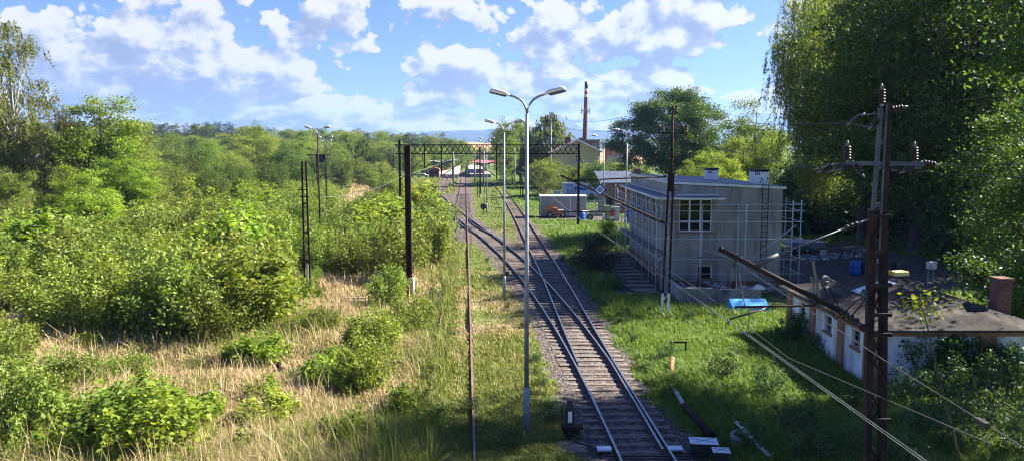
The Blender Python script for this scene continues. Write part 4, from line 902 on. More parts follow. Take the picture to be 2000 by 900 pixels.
far_post(826, 345, 291, .35, 'rust_dark', 'thin dark post left of the brick shelter', ((.8, 2.4),))
far_post(944, 362, 293, .3, 'concrete', 'pale thin post behind the far lamp posts', ((.85, 2),))
# dark signal platform over the thicket
p = dp(620, 305, 105); t = thing('signal_platform', 'dark flat platform on legs over the thicket beside the lamps', 'platform', (p.x, 105, 0)); x = p.x
mb = MB(); mb.b2(x - 1.4, x + 1.9, 104.4, 105.6, 7.95, 8.1); part('deck', mb, M['rust_dark'], t); mb = MB(); mb.b2(x + .0, x + 1.0, 104.6, 105.4, 6.95, 7.94); part('box', mb, M['black'], t)
for s in (-.1, 1.1): mb = MB(); mb.bar((x + s, 105, -.2), (x + s, 105, 7.95), .14, .14); part('leg', mb, M['rust'], t)

# ---- grey building
X0, X1, YB0, YB1 = 9.83, 16.8, 46.0, 61.5
def holed(mb, axis, fixed, thick, u0, u1, z0, z1, holes):
    us = sorted({u0, u1, *[h[0] for h in holes], *[h[1] for h in holes]}); zs = sorted({z0, z1, *[h[2] for h in holes], *[h[3] for h in holes]})
    for a, b in zip(us, us[1:]):
        for c, d in zip(zs, zs[1:]):
            if any(h[0] <= a and b <= h[1] and h[2] <= c and d <= h[3] for h in holes): continue
            mb.b2(a, b, fixed, fixed + thick, c, d) if axis == 'x' else mb.b2(fixed, fixed + thick, a, b, c, d)
    return mb
bld = thing('signal_building', 'grey two storey building with stepped flat roof and long canopy, under scaffolding', 'building', ((X0 + X1) / 2, 53.7, 0))
FW = [(10.4, 12.45, 3.6, 5.62), (11.6, 12.55, .5, 1.5)]
LW = [(46.55 + i * 2.02, 46.55 + i * 2.02 + 1.6, 3.75, 5.55) for i in range(7)] + [(48.5 + i * 3.3, 49.4 + i * 3.3, 1.3, 2.0) for i in range(4)]
LWO = LW
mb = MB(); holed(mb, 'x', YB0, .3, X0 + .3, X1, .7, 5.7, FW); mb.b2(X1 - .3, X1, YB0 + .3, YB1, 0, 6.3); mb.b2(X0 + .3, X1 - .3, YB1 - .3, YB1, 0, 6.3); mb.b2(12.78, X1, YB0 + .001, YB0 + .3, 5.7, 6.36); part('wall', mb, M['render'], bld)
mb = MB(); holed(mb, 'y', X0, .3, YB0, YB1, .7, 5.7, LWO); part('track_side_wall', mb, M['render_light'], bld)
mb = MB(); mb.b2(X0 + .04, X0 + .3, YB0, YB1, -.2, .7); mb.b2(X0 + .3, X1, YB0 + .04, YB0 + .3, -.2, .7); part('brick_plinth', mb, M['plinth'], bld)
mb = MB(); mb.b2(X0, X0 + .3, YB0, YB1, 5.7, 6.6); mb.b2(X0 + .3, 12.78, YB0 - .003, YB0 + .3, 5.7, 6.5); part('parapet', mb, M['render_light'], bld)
zl, zr = 6.72, 6.40; mb = MB()
def rz_(x): return zl + (zr - zl) * (x - X0) / (X1 - X0)
mb.prism([(X0 - .12, rz_(X0) - .14), (X1 + .15, rz_(X1) - .16), (X1 + .15, rz_(X1)), (X0 - .12, rz_(X0))], 'y', YB0 - .14, YB1 + .14); rf = part('roof', mb, M['zinc'], bld)
mb = MB(); mb.prism([(X0 - .02, rz_(X0) + .002), (X1 + .05, rz_(X1) + .002), (X1 + .05, rz_(X1) + .03), (X0 - .02, rz_(X0) + .03)], 'y', YB0 - .04, YB1 + .04); part('roof_sheet', mb, M['roofing'], rf)
for px, pb, w_, h_, d in ((1388.5, 351, .82, .74, 53.2), (1481.5, 360, .98, .86, 48.6)):
    c = dp(px, pb, d); zb = rz_(c.x) - .05; mb = MB(); mb.b2(c.x - w_ / 2, c.x + w_ / 2, d - w_ / 2, d + w_ / 2, zb, zb + h_); ch = part('chimney', mb, M['white'], rf)
    mb = MB(); mb.b2(c.x - w_ / 2 - .06, c.x + w_ / 2 + .06, d - w_ / 2 - .06, d + w_ / 2 + .06, zb + h_ + .1, zb + h_ + .17)
    for i in range(5): xx = c.x - w_ / 2 + .06 + i * (w_ - .12) / 4; mb.b2(xx - .05, xx + .05, d - w_ / 2 + .02, d + w_ / 2 - .02, zb + h_, zb + h_ + .1)
    for i in range(3): xx = c.x - w_ * .38 + i * .12; mb.b2(xx - .035, xx + .035, d - w_ / 2 - .004, d - w_ / 2 + .05, zb + h_ - .2, zb + h_ - .03)
    part('chimney_cap', mb, M['black'], bld)
mb = MB(); mb.b2(9.95, 10.45, 60.6, 61.1, 6.5, 7.15); part('brick_chimney', mb, M['brick'], rf)
Lp = [(8.66, 44.35), (12.78, 44.35), (12.78, 45.995), (9.825, 45.995), (9.825, 61.6), (8.9, 61.6)]
mb = MB(); mb.prism(Lp, 'z', 5.70, 5.80); cp = part('canopy', mb, M['zinc'], bld)
Lq = [(8.74, 44.43), (12.7, 44.43), (12.7, 45.99), (9.82, 45.99), (9.82, 61.5), (8.98, 61.5)]
mb = MB(); mb.prism(Lq, 'z', 5.803, 5.83); part('canopy_sheet', mb, M['roofing'], cp)
mb = MB(); mb.b2(X0 + .3, 12.78, YB0 - .09, YB0 - .005, 5.84, 5.93); mb.b2(X0 - .08, X0 - .005, YB0 - .09, YB1, 5.84, 5.93); part('flashing', mb, M['zinc'], cp)
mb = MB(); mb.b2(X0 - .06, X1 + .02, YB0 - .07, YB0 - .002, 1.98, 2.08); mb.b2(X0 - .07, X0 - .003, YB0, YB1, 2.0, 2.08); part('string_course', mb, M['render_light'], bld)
mb = MB(); mb.b2(10.3, 12.55, YB0 - .09, YB0 - .002, 3.5, 3.58); part('window_ledge', mb, M['plinth'], bld)
def window(axis, fixed, u0, u1, z0, z1, cols, rows, parent, dep=.12):
    mb = MB(); f = fixed + dep; fr = .07
    def bx(a, b, c, d): mb.b2(a, b, f, f + .07, c, d) if axis == 'x' else mb.b2(f, f + .07, a, b, c, d)
    bx(u0, u0 + fr, z0, z1); bx(u1 - fr, u1, z0, z1); bx(u0 + fr, u1 - fr, z0, z0 + fr); bx(u0 + fr, u1 - fr, z1 - fr, z1)
    for c in cols: bx(c - .05, c + .05, z0 + fr, z1 - fr)
    es = [u0 + fr] + [v for c in cols for v in (c - .05, c + .05)] + [u1 - fr]
    for r_ in rows:
        for a, b in zip(es[::2], es[1::2]): bx(a, b, r_ - .05, r_ + .05)
    w_ = part('window', mb, M['white'], parent); mb = MB()
    mb.b2(u0, u1, f + .03, f + .04, z0, z1) if axis == 'x' else mb.b2(f + .03, f + .04, u0, u1, z0, z1)
    part('pane', mb, M['window'], w_); return w_
window('x', YB0, *FW[0], (11.07, 11.75), (4.22,), bld); window('x', YB0, *FW[1], (), (), bld)
for h in LW: window('y', X0, *h, ((h[0] + h[1]) / 2,) if h[2] > 3 else (), (4.9,) if h[2] > 3 else (), bld)
# rusty wall ladder
t = thing('wall_ladder', 'rusty ladder fixed to the front wall of the grey building', 'ladder', (15.4, YB0 - .2, 0)); PB = lambda px, py: dp(px, py, YB0 - .2)
xl, xr = PB(1487, 450).x, PB(1498.5, 450).x; mb = MB()
for x in (xl, xr): mb.tube([(x, YB0 - .2, .8), (x, YB0 - .2, 6.75), (x, YB0 + .1, 6.95), (x, YB0 + .3, 6.6)], .022, 6)
part('side_rail', mb, M['rust'], t); mb = MB()
for k in range(20): mb.tube([(xl, YB0 - .2, 1 + k * .29), (xr, YB0 - .2, 1 + k * .29)], .016, 5)
part('rung', mb, M['rust'], t)
# scaffolding
t = thing('scaffolding', 'tube scaffolding with plank decks wrapped round the grey building', 'scaffolding', (9, 50, 0))
st_ = [(x, y) for y in np.arange(45.2, 62.6, 2.45) for x in (8.85, 9.55)]
for x, y in st_:
    mb = MB(); mb.tube([(x, y, 0), (x, y, 5.55)], .033, 6); part('standard', mb, M['galv_tube'], t)
fr_ = [(11.55, 45.2), (11.75, 45.65), (14.3, 45.15), (14.0, 45.7), (17.15, 45.2), (17.7, 45.3), (17.15, 48), (17.75, 48), (17.2, 51), (17.8, 51)]
for x, y in fr_:
    mb = MB(); mb.tube([(x, y, 0), (x, y, 5.35 if x < 17 else 5.6)], .033, 6); part('standard', mb, M['galv_tube'], t)
for z in (1.0, 2.15, 3.2, 4.2, 4.75, 5.3):
    mb = MB(); mb.tube([(8.85, 45.2, z), (8.85, 62.1, z)], .022, 6); part('ledger', mb, M['galv_tube'], t)
for z in (1.1, 2.0, 3.25, 4.3, 4.95, 5.35):
    mb = MB(); mb.tube([(8.85, 45.18, z), (17.9, 45.22, z)], .022, 6); part('ledger', mb, M['galv_tube'], t)
    mb = MB(); mb.tube([(17.75, 45.2, z), (17.8, 51.2, z)], .022, 6); part('ledger', mb, M['galv_tube'], t)
mb = MB()
for y in np.arange(45.2, 62.6, 2.45):
    for z in (2.1, 4.15): mb.tube([(8.8, y, z), (9.62, y, z)], .022, 5)
    mb.tube([(8.85, y, 4.3), (8.85, min(y + 2.45, 62.1), 5.3)], .018, 5)
part('transom', mb, M['galv_tube'], t)
mb = MB(); mb.tube([PB(1457, 505) - V3((0, .7, 0)), PB(1547, 437) - V3((0, .7, 0))], .024, 6); part('brace', mb, M['galv_tube'], t)
for z in (2.16, 4.2):
    mb = MB()
    for k in range(3): mb.b2(8.92 + k * .21, 9.12 + k * .21, 45.3, 62, z, z + .045)
    part('deck', mb, M['wood'], t)
mb = MB(); mb.b2(11.5, 14.2, 45.25, 45.65, 2.05, 2.1); part('deck', mb, M['wood'], t)
# low wall
t = thing('low_wall', 'low weathered concrete wall in front of the grey building', 'wall', (11, 41, 0))
mb = MB(); mb.b2(9.35, 9.6, 41.25, 46.2, -.2, .95); part('return_wall', mb, M['concrete'], t); mb = MB(); mb.b2(9.35, 11.2, 41, 41.25, -.2, .92); mb.b2(11.2, 14.1, 41.35, 41.6, -.2, .85); part('front_wall', mb, M['concrete_dark'], t)
mb = MB(); mb.b2(9.3, 11.22, 40.96, 41.28, .92, .98); part('coping', mb, M['concrete'], t)
mb = MB(); rr = random.Random(2)
for k in range(60): mb.box((rr.uniform(9.8, 16.5), rr.uniform(43, 45.8), rr.uniform(.1, .55)), (rr.uniform(.15, .5), rr.uniform(.1, .4), rr.uniform(.08, .25)), rr.uniform(0, 3), Matrix.Rotation(rr.uniform(-.5, .5), 3, 'X'))
solo('rubble', mb, M['rubble'], kind='stuff')
mb = MB(); c = gp(1485, 566, .85); pts = [(c.x + .4 * math.cos(a) * (1 + .2 * math.sin(3 * a)), 41.45 + .2 * math.sin(a), .85) for a in (k * PI / 5 for k in range(10))]; 
mb.add(pts + [(c.x - .1, 41.45, 1.13), (c.x + .15, 41.4, 1.08)], [(i, (i + 1) % 10, 11 if i in (9, 0, 1, 2, 8) else 10) for i in range(10)] + [(2, 3, 10), (2, 10, 11), (8, 11, 10)]); solo('cement_bag', mb, M['white_dirty'], 'crumpled white bag lying on the low wall', 'bag')
p = gp(1465, 610); t = thing('blue_cover', 'bright blue slanted cover lying in the lush grass by the low wall', 'cover', (p.x, p.y, 0)); x, y = p.x, p.y
mb = MB(); mb.prism([(-.0, 0), (.75, 0), (.75, .62), (.06, .3)], 'x', x - 1.05, x + 1.05); mb.v = [(a + (.12 * (1 if a < x else -.02) * (c_ > .2)), b + y, c_) for a, b, c_ in mb.v]; part('cover', mb, M['tarp_blue'], t); mb = MB(); mb.b2(x - .9, x + .9, y + .05, y + .7, -.1, -.005); part('base', mb, M['black'], t)
# plank path and pile
t = thing('plank_path', 'path of old planks laid along the scaffolded wall', 'path', (8, 52, 0)); rr = random.Random(4)
for k in range(11):
    yy = 45.5 + k * 1.45; mb = MB(); mb.box((8.2 + rr.uniform(-.1, .1), yy, .06), (1.9 + rr.uniform(-.4, .4), rr.uniform(.3, 1.0), .06), rr.uniform(-.06, .06)); part('plank', mb, M['wood'], t)
t = thing('plank_pile', 'small heap of grey boards at the foot of the scaffold', 'boards', (7.3, 43, 0))
for px, py, l, a in ((1238, 577, 1.9, .02), (1262, 572, 1.6, -.1), (1250, 582, 1.8, .05), (1283, 580, 1.2, 1.1)):
    p = gp(px, py); mb = MB(); mb.box((p.x, p.y, .1 + .05 * random.random()), (l, .22, .05), a, Matrix.Rotation(.05, 3, 'Y')); part('board', mb, M['wood'], t)

# ---- whitewashed hut
HX0, HX1, HY0, HY1, HZ = 13.2, 19.2, 26.6, 34.8, 2.12
t = hut = thing('whitewashed_hut', 'small whitewashed hut with orange brick pilasters and a tar paper hip roof', 'hut', (16, 30.5, 0))
wy = [33.2, 30.4, 27.9]; LH = [(y - .33, y + .33, 1.12, 1.78) for y in wy]
mb = MB(); holed(mb, 'y', HX0, .3, HY0, HY1, -.3, 1.9, LH); mb.b2(HX0 + .3, HX1, HY0, HY0 + .3, -.3, HZ); mb.b2(HX1 - .3, HX1, HY0 + .3, HY1, -.3, HZ); mb.b2(HX0 + .3, HX1 - .3, HY1 - .3, HY1, -.3, HZ); part('wall', mb, M['plaster'], hut)
for y in (34.6, 31.9, 29.1, 26.85):
    mb = MB(); mb.b2(HX0 - .1, HX0 + .05, y - .24, y + .24, -.3, 1.9); pieces('pilaster', mb, M['brick_orange'], hut)
mb = MB(); mb.b2(HX0 - .1, HX0 + .5, HY0 - .1, HY0 + .02, -.3, 1.9); mb.b2(HX0 + 3.9, HX0 + 4.5, HY0 - .1, HY0 - .002, -.3, 1.9); pieces('pilaster', mb, M['brick_orange'], hut)
mb = MB(); mb.b2(HX0 - .13, HX0 + .1, HY0 - .12, HY1 + .02, 1.9, HZ); mb.b2(HX0 + .1, HX1, HY0 - .12, HY0 + .1, 1.9, HZ); part('brick_cornice', mb, M['brick_orange'], hut)
for y in wy:
    mb = MB(); 
    for a, b, c_, d in ((y - .33, y - .28, 1.12, 1.78), (y + .28, y + .33, 1.12, 1.78), (y - .28, y + .28, 1.12, 1.17), (y - .28, y + .28, 1.73, 1.78), (y - .02, y + .02, 1.17, 1.73)): mb.b2(HX0 + .1, HX0 + .15, a, b, c_, d)
    for z in (1.35, 1.55): mb.b2(HX0 + .105, HX0 + .145, y - .28, y - .02, z - .012, z + .012); mb.b2(HX0 + .105, HX0 + .145, y + .02, y + .28, z - .012, z + .012)
    w_ = part('window', mb, M['wood'], hut); mb = MB(); mb.b2(HX0 + .16, HX0 + .17, y - .33, y + .33, 1.12, 1.78); part('pane', mb, M['window'], w_); mb = MB(); mb.b2(HX0 - .06, HX0 + .1, y - .42, y + .42, 1.0, 1.12); part('sill', mb, M['brick_orange'], w_)
def hip(mb, e, r_):     # subdivided, slightly sagging hip roof
    (x0, x1, y0, y1, ze), (rx, ry0, ry1, zr2) = e, r_
    cs = [(x0, y0, ze), (x1, y0, ze), (x1, y1, ze), (x0, y1, ze)]; ra, rb = (rx, ry0, zr2), (rx, ry1, zr2)
    for quad in ((cs[0], cs[1], ra, ra), (cs[1], cs[2], rb, ra), (cs[2], cs[3], rb, rb), (cs[3], cs[0], ra, rb)):
        n = 10; vs = []
        for i in range(n + 1):
            for j in range(n + 1):
                a = lerp(quad[0], quad[1], j / n); b = lerp(quad[3], quad[2], j / n); p = lerp(a, b, i / n)
                ins = 0 < i < n and 0 < j < n; p.z += (noise.noise(p * .9) * .06 - .03) if ins else 0; vs.append(p)
        mb.add(vs, [(i * (n + 1) + j, i * (n + 1) + j + 1, (i + 1) * (n + 1) + j + 1, (i + 1) * (n + 1) + j) for i in range(n) for j in range(n)])
    mb.add([(c_[0], c_[1], c_[2] - .07) for c_ in cs] + cs, [(3, 2, 1, 0), (0, 1, 5, 4), (1, 2, 6, 5), (2, 3, 7, 6), (3, 0, 4, 7)])
    return mb
mb = hip(MB(), (HX0 - .38, HX1 + .4, HY0 - .45, HY1 + .4, HZ + .08), (16.15, 30.0, 31.2, 3.28)); rf = part('roof', mb, M['roofing_old'], hut)
mb = MB(); c = dp(1953, 604, 28.3); mb.b2(c.x - .26, c.x + .26, 28.05, 28.6, 2.2, 3.62); o = part('chimney', mb, M['brick_dark'], rf); mb = MB(); mb.b2(c.x - .3, c.x + .3, 28.0, 28.65, 3.62, 3.76); part('chimney_head', mb, M['brick_dark'], hut)
mb = MB(); nx_ = V3((-(3.28 - 2.2), 0, 3.3)).normalized(); c = V3((15.1, 30.6, 2.97)); tl = Matrix.Rotation(-math.atan2(1.08, 3.33), 3, 'Y'); mb.box(c, (1.5, .9, .02), 0, tl); part('metal_sheet', mb, M['zinc'], rf, label='pale metal sheet patching the roof near the ridge')

# ---- things round the yard on the right
def wheel(parent, c, r, w_, axis='y', nm='wheel'):
    c = V3(c); a = V3((0, 1, 0)) if axis == 'y' else V3((1, 0, 0)); mb = MB(); mb.tube([c - a * w_ / 2, c - a * w_ * .4, c + a * w_ * .4, c + a * w_ / 2], [r * .85, r, r, r * .85], 16); o = part(nm, mb, M['tyre'], parent); mb = MB(); mb.tube([c - a * (w_ / 2 + .01), c + a * (w_ / 2 + .01)], r * .55, 12); part('rim', mb, M['galv'], o)
p = gp(1582, 495); t = thing('flatbed_trailer', 'dark flatbed trailer parked behind the grey building', 'trailer', (p.x, p.y, 0)); x, y = p.x, p.y
mb = MB(); mb.b2(x - 1.8, x + 1.2, y - .2, y + 1.6, .62, .95); part('bed', mb, M['grey_paint'], t); mb = MB(); mb.b2(x - 1.85, x + 1.25, y - .25, y + 1.65, .95, 1.0); part('cover', mb, M['pipe_grey'], t)
for dx in (-1.1, -.35): wheel(t, (x + dx, y - .18, .33), .33, .2)
mb = MB(); mb.bar((x + 1.2, y + .7, .6), (x + 2.2, y + .7, .5), .1, .1); mb.b2(x + 1.25, x + 1.3, y - .1, y + .4, .65, .8); part('tow_bar', mb, M['black'], t)
def barrel(px, py, r, h, mat, label, cat='barrel', nm='barrel', group=None):
    p = gp(px, py); t = thing(nm, label, cat, (p.x, p.y, 0), group); mb = MB(); mb.tube([(p.x, p.y, z) for z in (0, .04, h * .3, h * .33, h * .36, h * .66, h * .7, h * .73, h * .97, h)], [r * .93, r, r, r * 1.04, r, r, r * 1.04, r, r, r * .92], 16); part('drum', mb, M[mat], t)
    mb = MB(); mb.tube([(p.x, p.y, h), (p.x, p.y, h + .04)], r * .95, 16); part('lid', mb, M[mat], t); return t
barrel(1670, 536, .36, .95, 'blue', 'big blue barrel standing behind the hut'); barrel(1686, 535, .3, .85, 'black', 'black barrel next to the big blue barrel'); barrel(1697, 537, .26, .7, 'lush' if 'lush' in M else 'grey_paint', 'greyish barrel right of the black barrel'); barrel(1744, 535, .2, .95, 'black', 'slim black drum behind the hut roof and the lattice mast')
p = gp(1694, 522); t = thing('white_tub', 'white plastic tub on top of the grey barrel', 'tub', (p.x - 0, 52.3, .74)); mb = MB(); mb.tube([(p.x - .55, 51.6, .74), (p.x - .55, 51.6, 1.05)], [.2, .25], 12); part('body', mb, M['white'], t)
mb = MB(); mb.tube([(p.x - .55, 51.6, 1.05), (p.x - .55, 51.6, 1.08)], .27, 12); part('rim', mb, M['white'], t)
p = gp(1650, 505); mb = MB(); rr = random.Random(8)
for k in range(220):
    a = rr.gauss(0, 1); b = rr.gauss(0, 1); s = rr.uniform(.1, .38); mb.m = 0 if rr.random() < .6 else (1 if rr.random() < .6 else 2); mb.box((p.x + a * 2.4, p.y + b * .9, max(.05, .6 * math.exp(-((a - .6) ** 2) * .8 - b * b * .5)) * rr.uniform(.3, 1.2)), (s, s * .8, s * .6), rr.uniform(0, 3), Matrix.Rotation(rr.uniform(-.7, .7), 3, 'X'))
solo('debris_heap', mb, [M['rubble'], M['white_dirty'], M['grey_paint']], kind='stuff')
p = gp(1609, 500); mb = MB(); mb.tube([(p.x, p.y, .3 * 0 + z) for z in (.0, .05, .45, .5)], [.2, .25, .28, .26], 12); t = thing('paint_bucket', 'white bucket by the trailer at the edge of the debris', 'bucket', (p.x, p.y, 0)); part('body', mb, M['white_dirty'], t); mb = MB(); mb.tube(bezier((p.x - .27, p.y, .45), (p.x, p.y, .8), (p.x + .27, p.y, .45)), .012, 5); part('handle', mb, M['galv'], t)
p = dp(1819, 518, 46); zg = float(hz(p.x, 46)); t = thing('meter_box', 'white electric box on two thin legs before the oak wood', 'box', (p.x, 46, zg)); mb = MB(); mb.box((p.x, 46, p.z + .02), (.55, .35, .46), .4); part('cabinet', mb, M['white_dirty'], t, bevel=.02)
for s in (-.17, .17): mb = MB(); mb.bar((p.x + s, 46, zg - .1), (p.x + s, 46, p.z - .2), .05, .05); part('leg', mb, M['galv'], t)
# dead stem with leaves at the right front
t = thing('leaning_stem', 'bare stem leaning left with a tuft of leaves at its top before the hut', 'stem', (9.6, 16.5, 0)); a = V3((11.2, 17.2, -.1)); b = dp(1800, 590, 16.5); mb = MB(); mb.tube([a, lerp(a, b, .5) + V3((-.05, 0, .1)), b], [.035, .025, .012], 6); part('stem', mb, M['bark'], t)
rg = np.random.default_rng(3); Pn = np.array(b)[None] + rg.normal(size=(150, 3)) * np.array([.25, .25, .2]) + np.array([0, 0, -.05]); V, F = leaves(Pn, np.full(150, .12), .8, .7, 0, rg); o = link('foliage', npmesh('foliage', V - np.array(t.location), F, [L['maple']]), parent=t)

# ---- track side equipment in the foreground
p = gp(1113, 856); t = thing('switch_lantern', 'black switch stand lantern with a white plate beside the turnout', 'switch stand', (p.x, p.y, -.1)); x, y = p.x, p.y
mb = MB(); mb.b2(x - .16, x + .13, y - .1, y + .12, .48, .95); mb.tube([(x - .015, y, .95), (x - .015, y, 1.0), (x - .015, y, 1.12), (x - .015, y, 1.2)], [.15, .12, .08, .09], 10); lt = part('lantern', mb, M['black'], t, bevel=.012); mb = MB(); mb.b2(x - .07, x + .05, y - .112, y - .1015, .55, .88); part('white_plate', mb, M['white'], t)
mb = MB(); mb.tube([(x - .01, y, -.1), (x - .01, y, .5)], .05, 8); mb.b2(x - .1, x + .1, y - .1, y + .1, -.1, .12); part('stand', mb, M['black'], t); mb = MB(); mb.b2(x - .26, x + .4, y - .05, y + .25, .3, .38); mb.b2(x - .2, x + .3, y + .02, y + .2, .14, .3); part('weight_box', mb, M['rust'], t)
mb = MB(); mb.tube([(x, y - .1, .1), (x + .1, y - .5, .12), (x + .7, y - .8, .02), (x + 1.2, y - .9, 0)], .03, 6); part('lever', mb, M['black'], t)
p = gp(1120, 884); t = thing('timber_platform', 'square plank cover on the gravel beside the switch lantern', 'cover', (p.x, p.y, -.1)); mb = MB()
for k in range(4): mb.b2(p.x - .42 + .0, p.x + .38, p.y - .05 + k * .19, p.y + .13 + k * .19, -.06, .07)
part('planks', mb, M['sleeper'], t); mb = MB(); mb.b2(p.x - .38, p.x + .34, p.y, p.y + .66, -.2, -.062); part('frame', mb, M['black'], t)
for px, py, w_, lb in ((1180, 880, .42, 'left aluminium slide cover next to the shiny rail'), (1319, 879, .42, 'right aluminium slide cover outside the shiny rail')):
    p = gp(px, py, 0); t = thing('slide_cover', lb, 'cover', (p.x, p.y, -.1)); mb = MB(); mb.b2(p.x - w_ / 2, p.x + w_ / 2, p.y - .12, p.y + .16, .03, .09); part('lid', mb, M['lid'], t, bevel=.01); mb = MB(); mb.b2(p.x - w_ / 2 + .04, p.x + w_ / 2 - .04, p.y - .1, p.y + .14, -.12, .03); part('body', mb, M['black'], t)
mb = MB(); y = 20.35; mb.bar((2.6, y, -.02), (5.6, y, -.02), .05, .04); mb.bar((2.7, y - .2, -.02), (5.5, y - .2, -.02), .04, .04); t = thing('point_rod', 'pair of dark steel rods crossing under the rails at the blades', 'rods', (4, y, 0)); part('rod', mb, M['black'], t)
for px, py, w_, dd, lb in ((1374, 862, .8, .5, 'large box with a ribbed pale lid at the end of the brown pipe'), (1408, 880, .48, .36, 'small box with a ribbed pale lid right of the large one')):
    p = gp(px, py, .25); t = thing('point_machine_box', lb, 'box', (p.x, p.y, -.1)); mb = MB(); mb.box((p.x, p.y, .08), (w_ - .08, dd - .06, .36), -.12); part('body', mb, M['black'], t)
    mb = MB(); mb.box((p.x, p.y, .275), (w_, dd, .03), -.12); ld = part('lid', mb, M['lid'], t, bevel=.008); mb = MB()
    for s in (-1, 1): mb.bar((p.x - w_ * .42, p.y - s * dd * .3, .297), (p.x + w_ * .42, p.y + s * dd * .3, .297), .02, .012)
    part('rib', mb, M['grey_paint'], ld)
pts = [gp(1314, 712, .25), gp(1311, 738, .12), gp(1312, 752, .12)]; t = thing('cable_pipe', 'pipe lying in the grass, part rusty and part grey, running to the pale lidded box', 'pipe', (5.8, 25, 0))
mb = MB(); mb.tube([pts[0] + V3((0, .1, .25)), pts[1], pts[2]], .085, 10); part('rusty_end', mb, pm('orange_rust', (.2, .08, .045), (.32, .15, .09), 4, .8), t); mb = MB(); mb.tube([pts[2], gp(1337, 792, .1)], .075, 10); part('grey_pipe', mb, M['pipe_grey'], t); mb = MB(); mb.tube([gp(1336, 790, .1), gp(1360, 818, .1), gp(1390, 850, .12)], [.09, .12, .13], 10); part('brown_pipe', mb, M['rust'], t)
p = gp(1455, 862); t = thing('concrete_ring', 'concrete well ring half hidden in the weeds', 'well ring', (p.x, p.y, 0)); mb = MB(); n = 24; vs = []
for k in range(n): a = 2 * PI * k / n; ca, sa = math.cos(a), math.sin(a); vs += [(p.x + .42 * ca, p.y + .42 * sa, 0), (p.x + .42 * ca, p.y + .42 * sa, .22), (p.x + .35 * ca, p.y + .35 * sa, .22), (p.x + .35 * ca, p.y + .35 * sa, 0)]
mb.add(vs, [(k * 4 + j, ((k + 1) % n) * 4 + j, ((k + 1) % n) * 4 + (j + 1) % 4, k * 4 + (j + 1) % 4) for k in range(n) for j in range(4)]); part('ring', mb, M['concrete'], t); mb = MB(); mb.tube([(p.x, p.y, -.1), (p.x, p.y, .02)], .34, 20); part('black_bottom', mb, M['black'], t)  # plain black disc fills the inside of the ring
t = thing('grey_plank', 'grey plank leaning across the concrete ring', 'plank', gp(1470, 855, .2)); mb = MB(); mb.bar(gp(1438, 823, .35), gp(1502, 890, .2), .12, .04); part('board', mb, M['pipe_grey'], t); mb = MB(); mb.tube([gp(1390, 768, .3), gp(1440, 826, .4)], .012, 5); part('wire', mb, M['wire'], t)
p = gp(1325, 690); t = thing('rusty_rail_frame', 'low rusty frame in the grass beyond the pipe', 'frame', (p.x, p.y, 0)); mb = MB(); mb.bar((p.x - .35, p.y, .5), (p.x + .35, p.y, .5), .07, .07); part('beam', mb, M['rust'], t)
for s in (-.3, .3): mb = MB(); mb.bar((p.x + s, p.y, -.1), (p.x + s, p.y, .5), .06, .06); part('leg', mb, M['rust'], t)
for px, py, s, lb in ((632, 745, 1, 'rusty cut off double channel stump with an upright stub in the straw'), (545, 735, .75, 'low rusty steel stump left of the taller one in the straw')):
    p = gp(px, py); x, y = p.x, p.y; t = thing('rusty_stump', lb, 'stump', (x, y, 0)); mb = MB(); mb.b2(x - .19 * s, x + .19 * s, y - .15, y + .15, -.1, .42 * s); part('block', mb, M['rust'], t, bevel=.01); mb = MB(); mb.b2(x - .11 * s, x - .07 * s, y - .1, y + .1, .42 * s, .75 * s); mb.b2(x + .04 * s, x + .08 * s, y - .1, y + .1, .42 * s, .75 * s); mb.b2(x - .07 * s, x + .04 * s, y + .06, y + .1, .42 * s, .75 * s); part('stub', mb, M['rust_dark'], t); mb = MB(); mb.b2(x + .1 * s, x + .2 * s, y - .17, y + .1, .42 * s, .5 * s); part('lug', mb, M['rust'], t)
t = thing('old_boards', 'weathered boards across the straw path behind the thicket', 'boards', gp(690, 590))
for k in range(4): p = gp(690 + k * 3 - 4, 578 + k * 5); mb = MB(); mb.box((p.x, p.y, .05), (1.5, .2, .06), .03 * k); part('board', mb, M['wood'], t)
p = gp(944, 417); t = thing('dwarf_signal', 'black round dwarf signal beside the third lamp', 'signal', (p.x, p.y, 0)); mb = MB(); mb.tube([(p.x, p.y - .12, .95), (p.x, p.y - .06, .95), (p.x, p.y + .1, .95)], [.38, .42, .3], 18); part('disc', mb, M['black'], t); mb = MB(); mb.bar((p.x - .3, p.y - .13, .75), (p.x + .3, p.y - .13, 1.15), .07, .02); part('white_bar', mb, M['white'], t); mb = MB(); mb.bar((p.x, p.y, -.1), (p.x, p.y, .6), .12, .12); part('stand', mb, M['rust'], t)
for px, py in ((968, 372), (965, 380), (963, 388), (965, 396), (968, 404), (974, 413), (981, 424)):
    p = gp(px, py); t = thing('wire_guide', 'low rusty wire guide in the row beside the far lamps', 'wire guide', (p.x, p.y, 0), 'row of wire guides'); mb = MB(); mb.bar((p.x - .45, p.y, .5), (p.x + .45, p.y, .5), .09, .09); part('bar', mb, M['rust'], t)
    for s in (-.4, .4): mb = MB(); mb.bar((p.x + s, p.y, -.1), (p.x + s, p.y, .5), .07, .07); part('stake', mb, M['rust'], t)
p = gp(812, 390); t = thing('kilometre_post', 'small pale post in the straw at the end of the slanting track', 'post', (p.x, p.y, 0)); mb = MB(); mb.bar((p.x, p.y, -.1), (p.x, p.y, 1.5), .1, .1); part('shaft', mb, M['white_dirty'], t); mb = MB(); mb.bar((p.x - .35, p.y, -.1), (p.x - .35, p.y, 1.1), .12, .12); part('stub', mb, M['rust'], t)
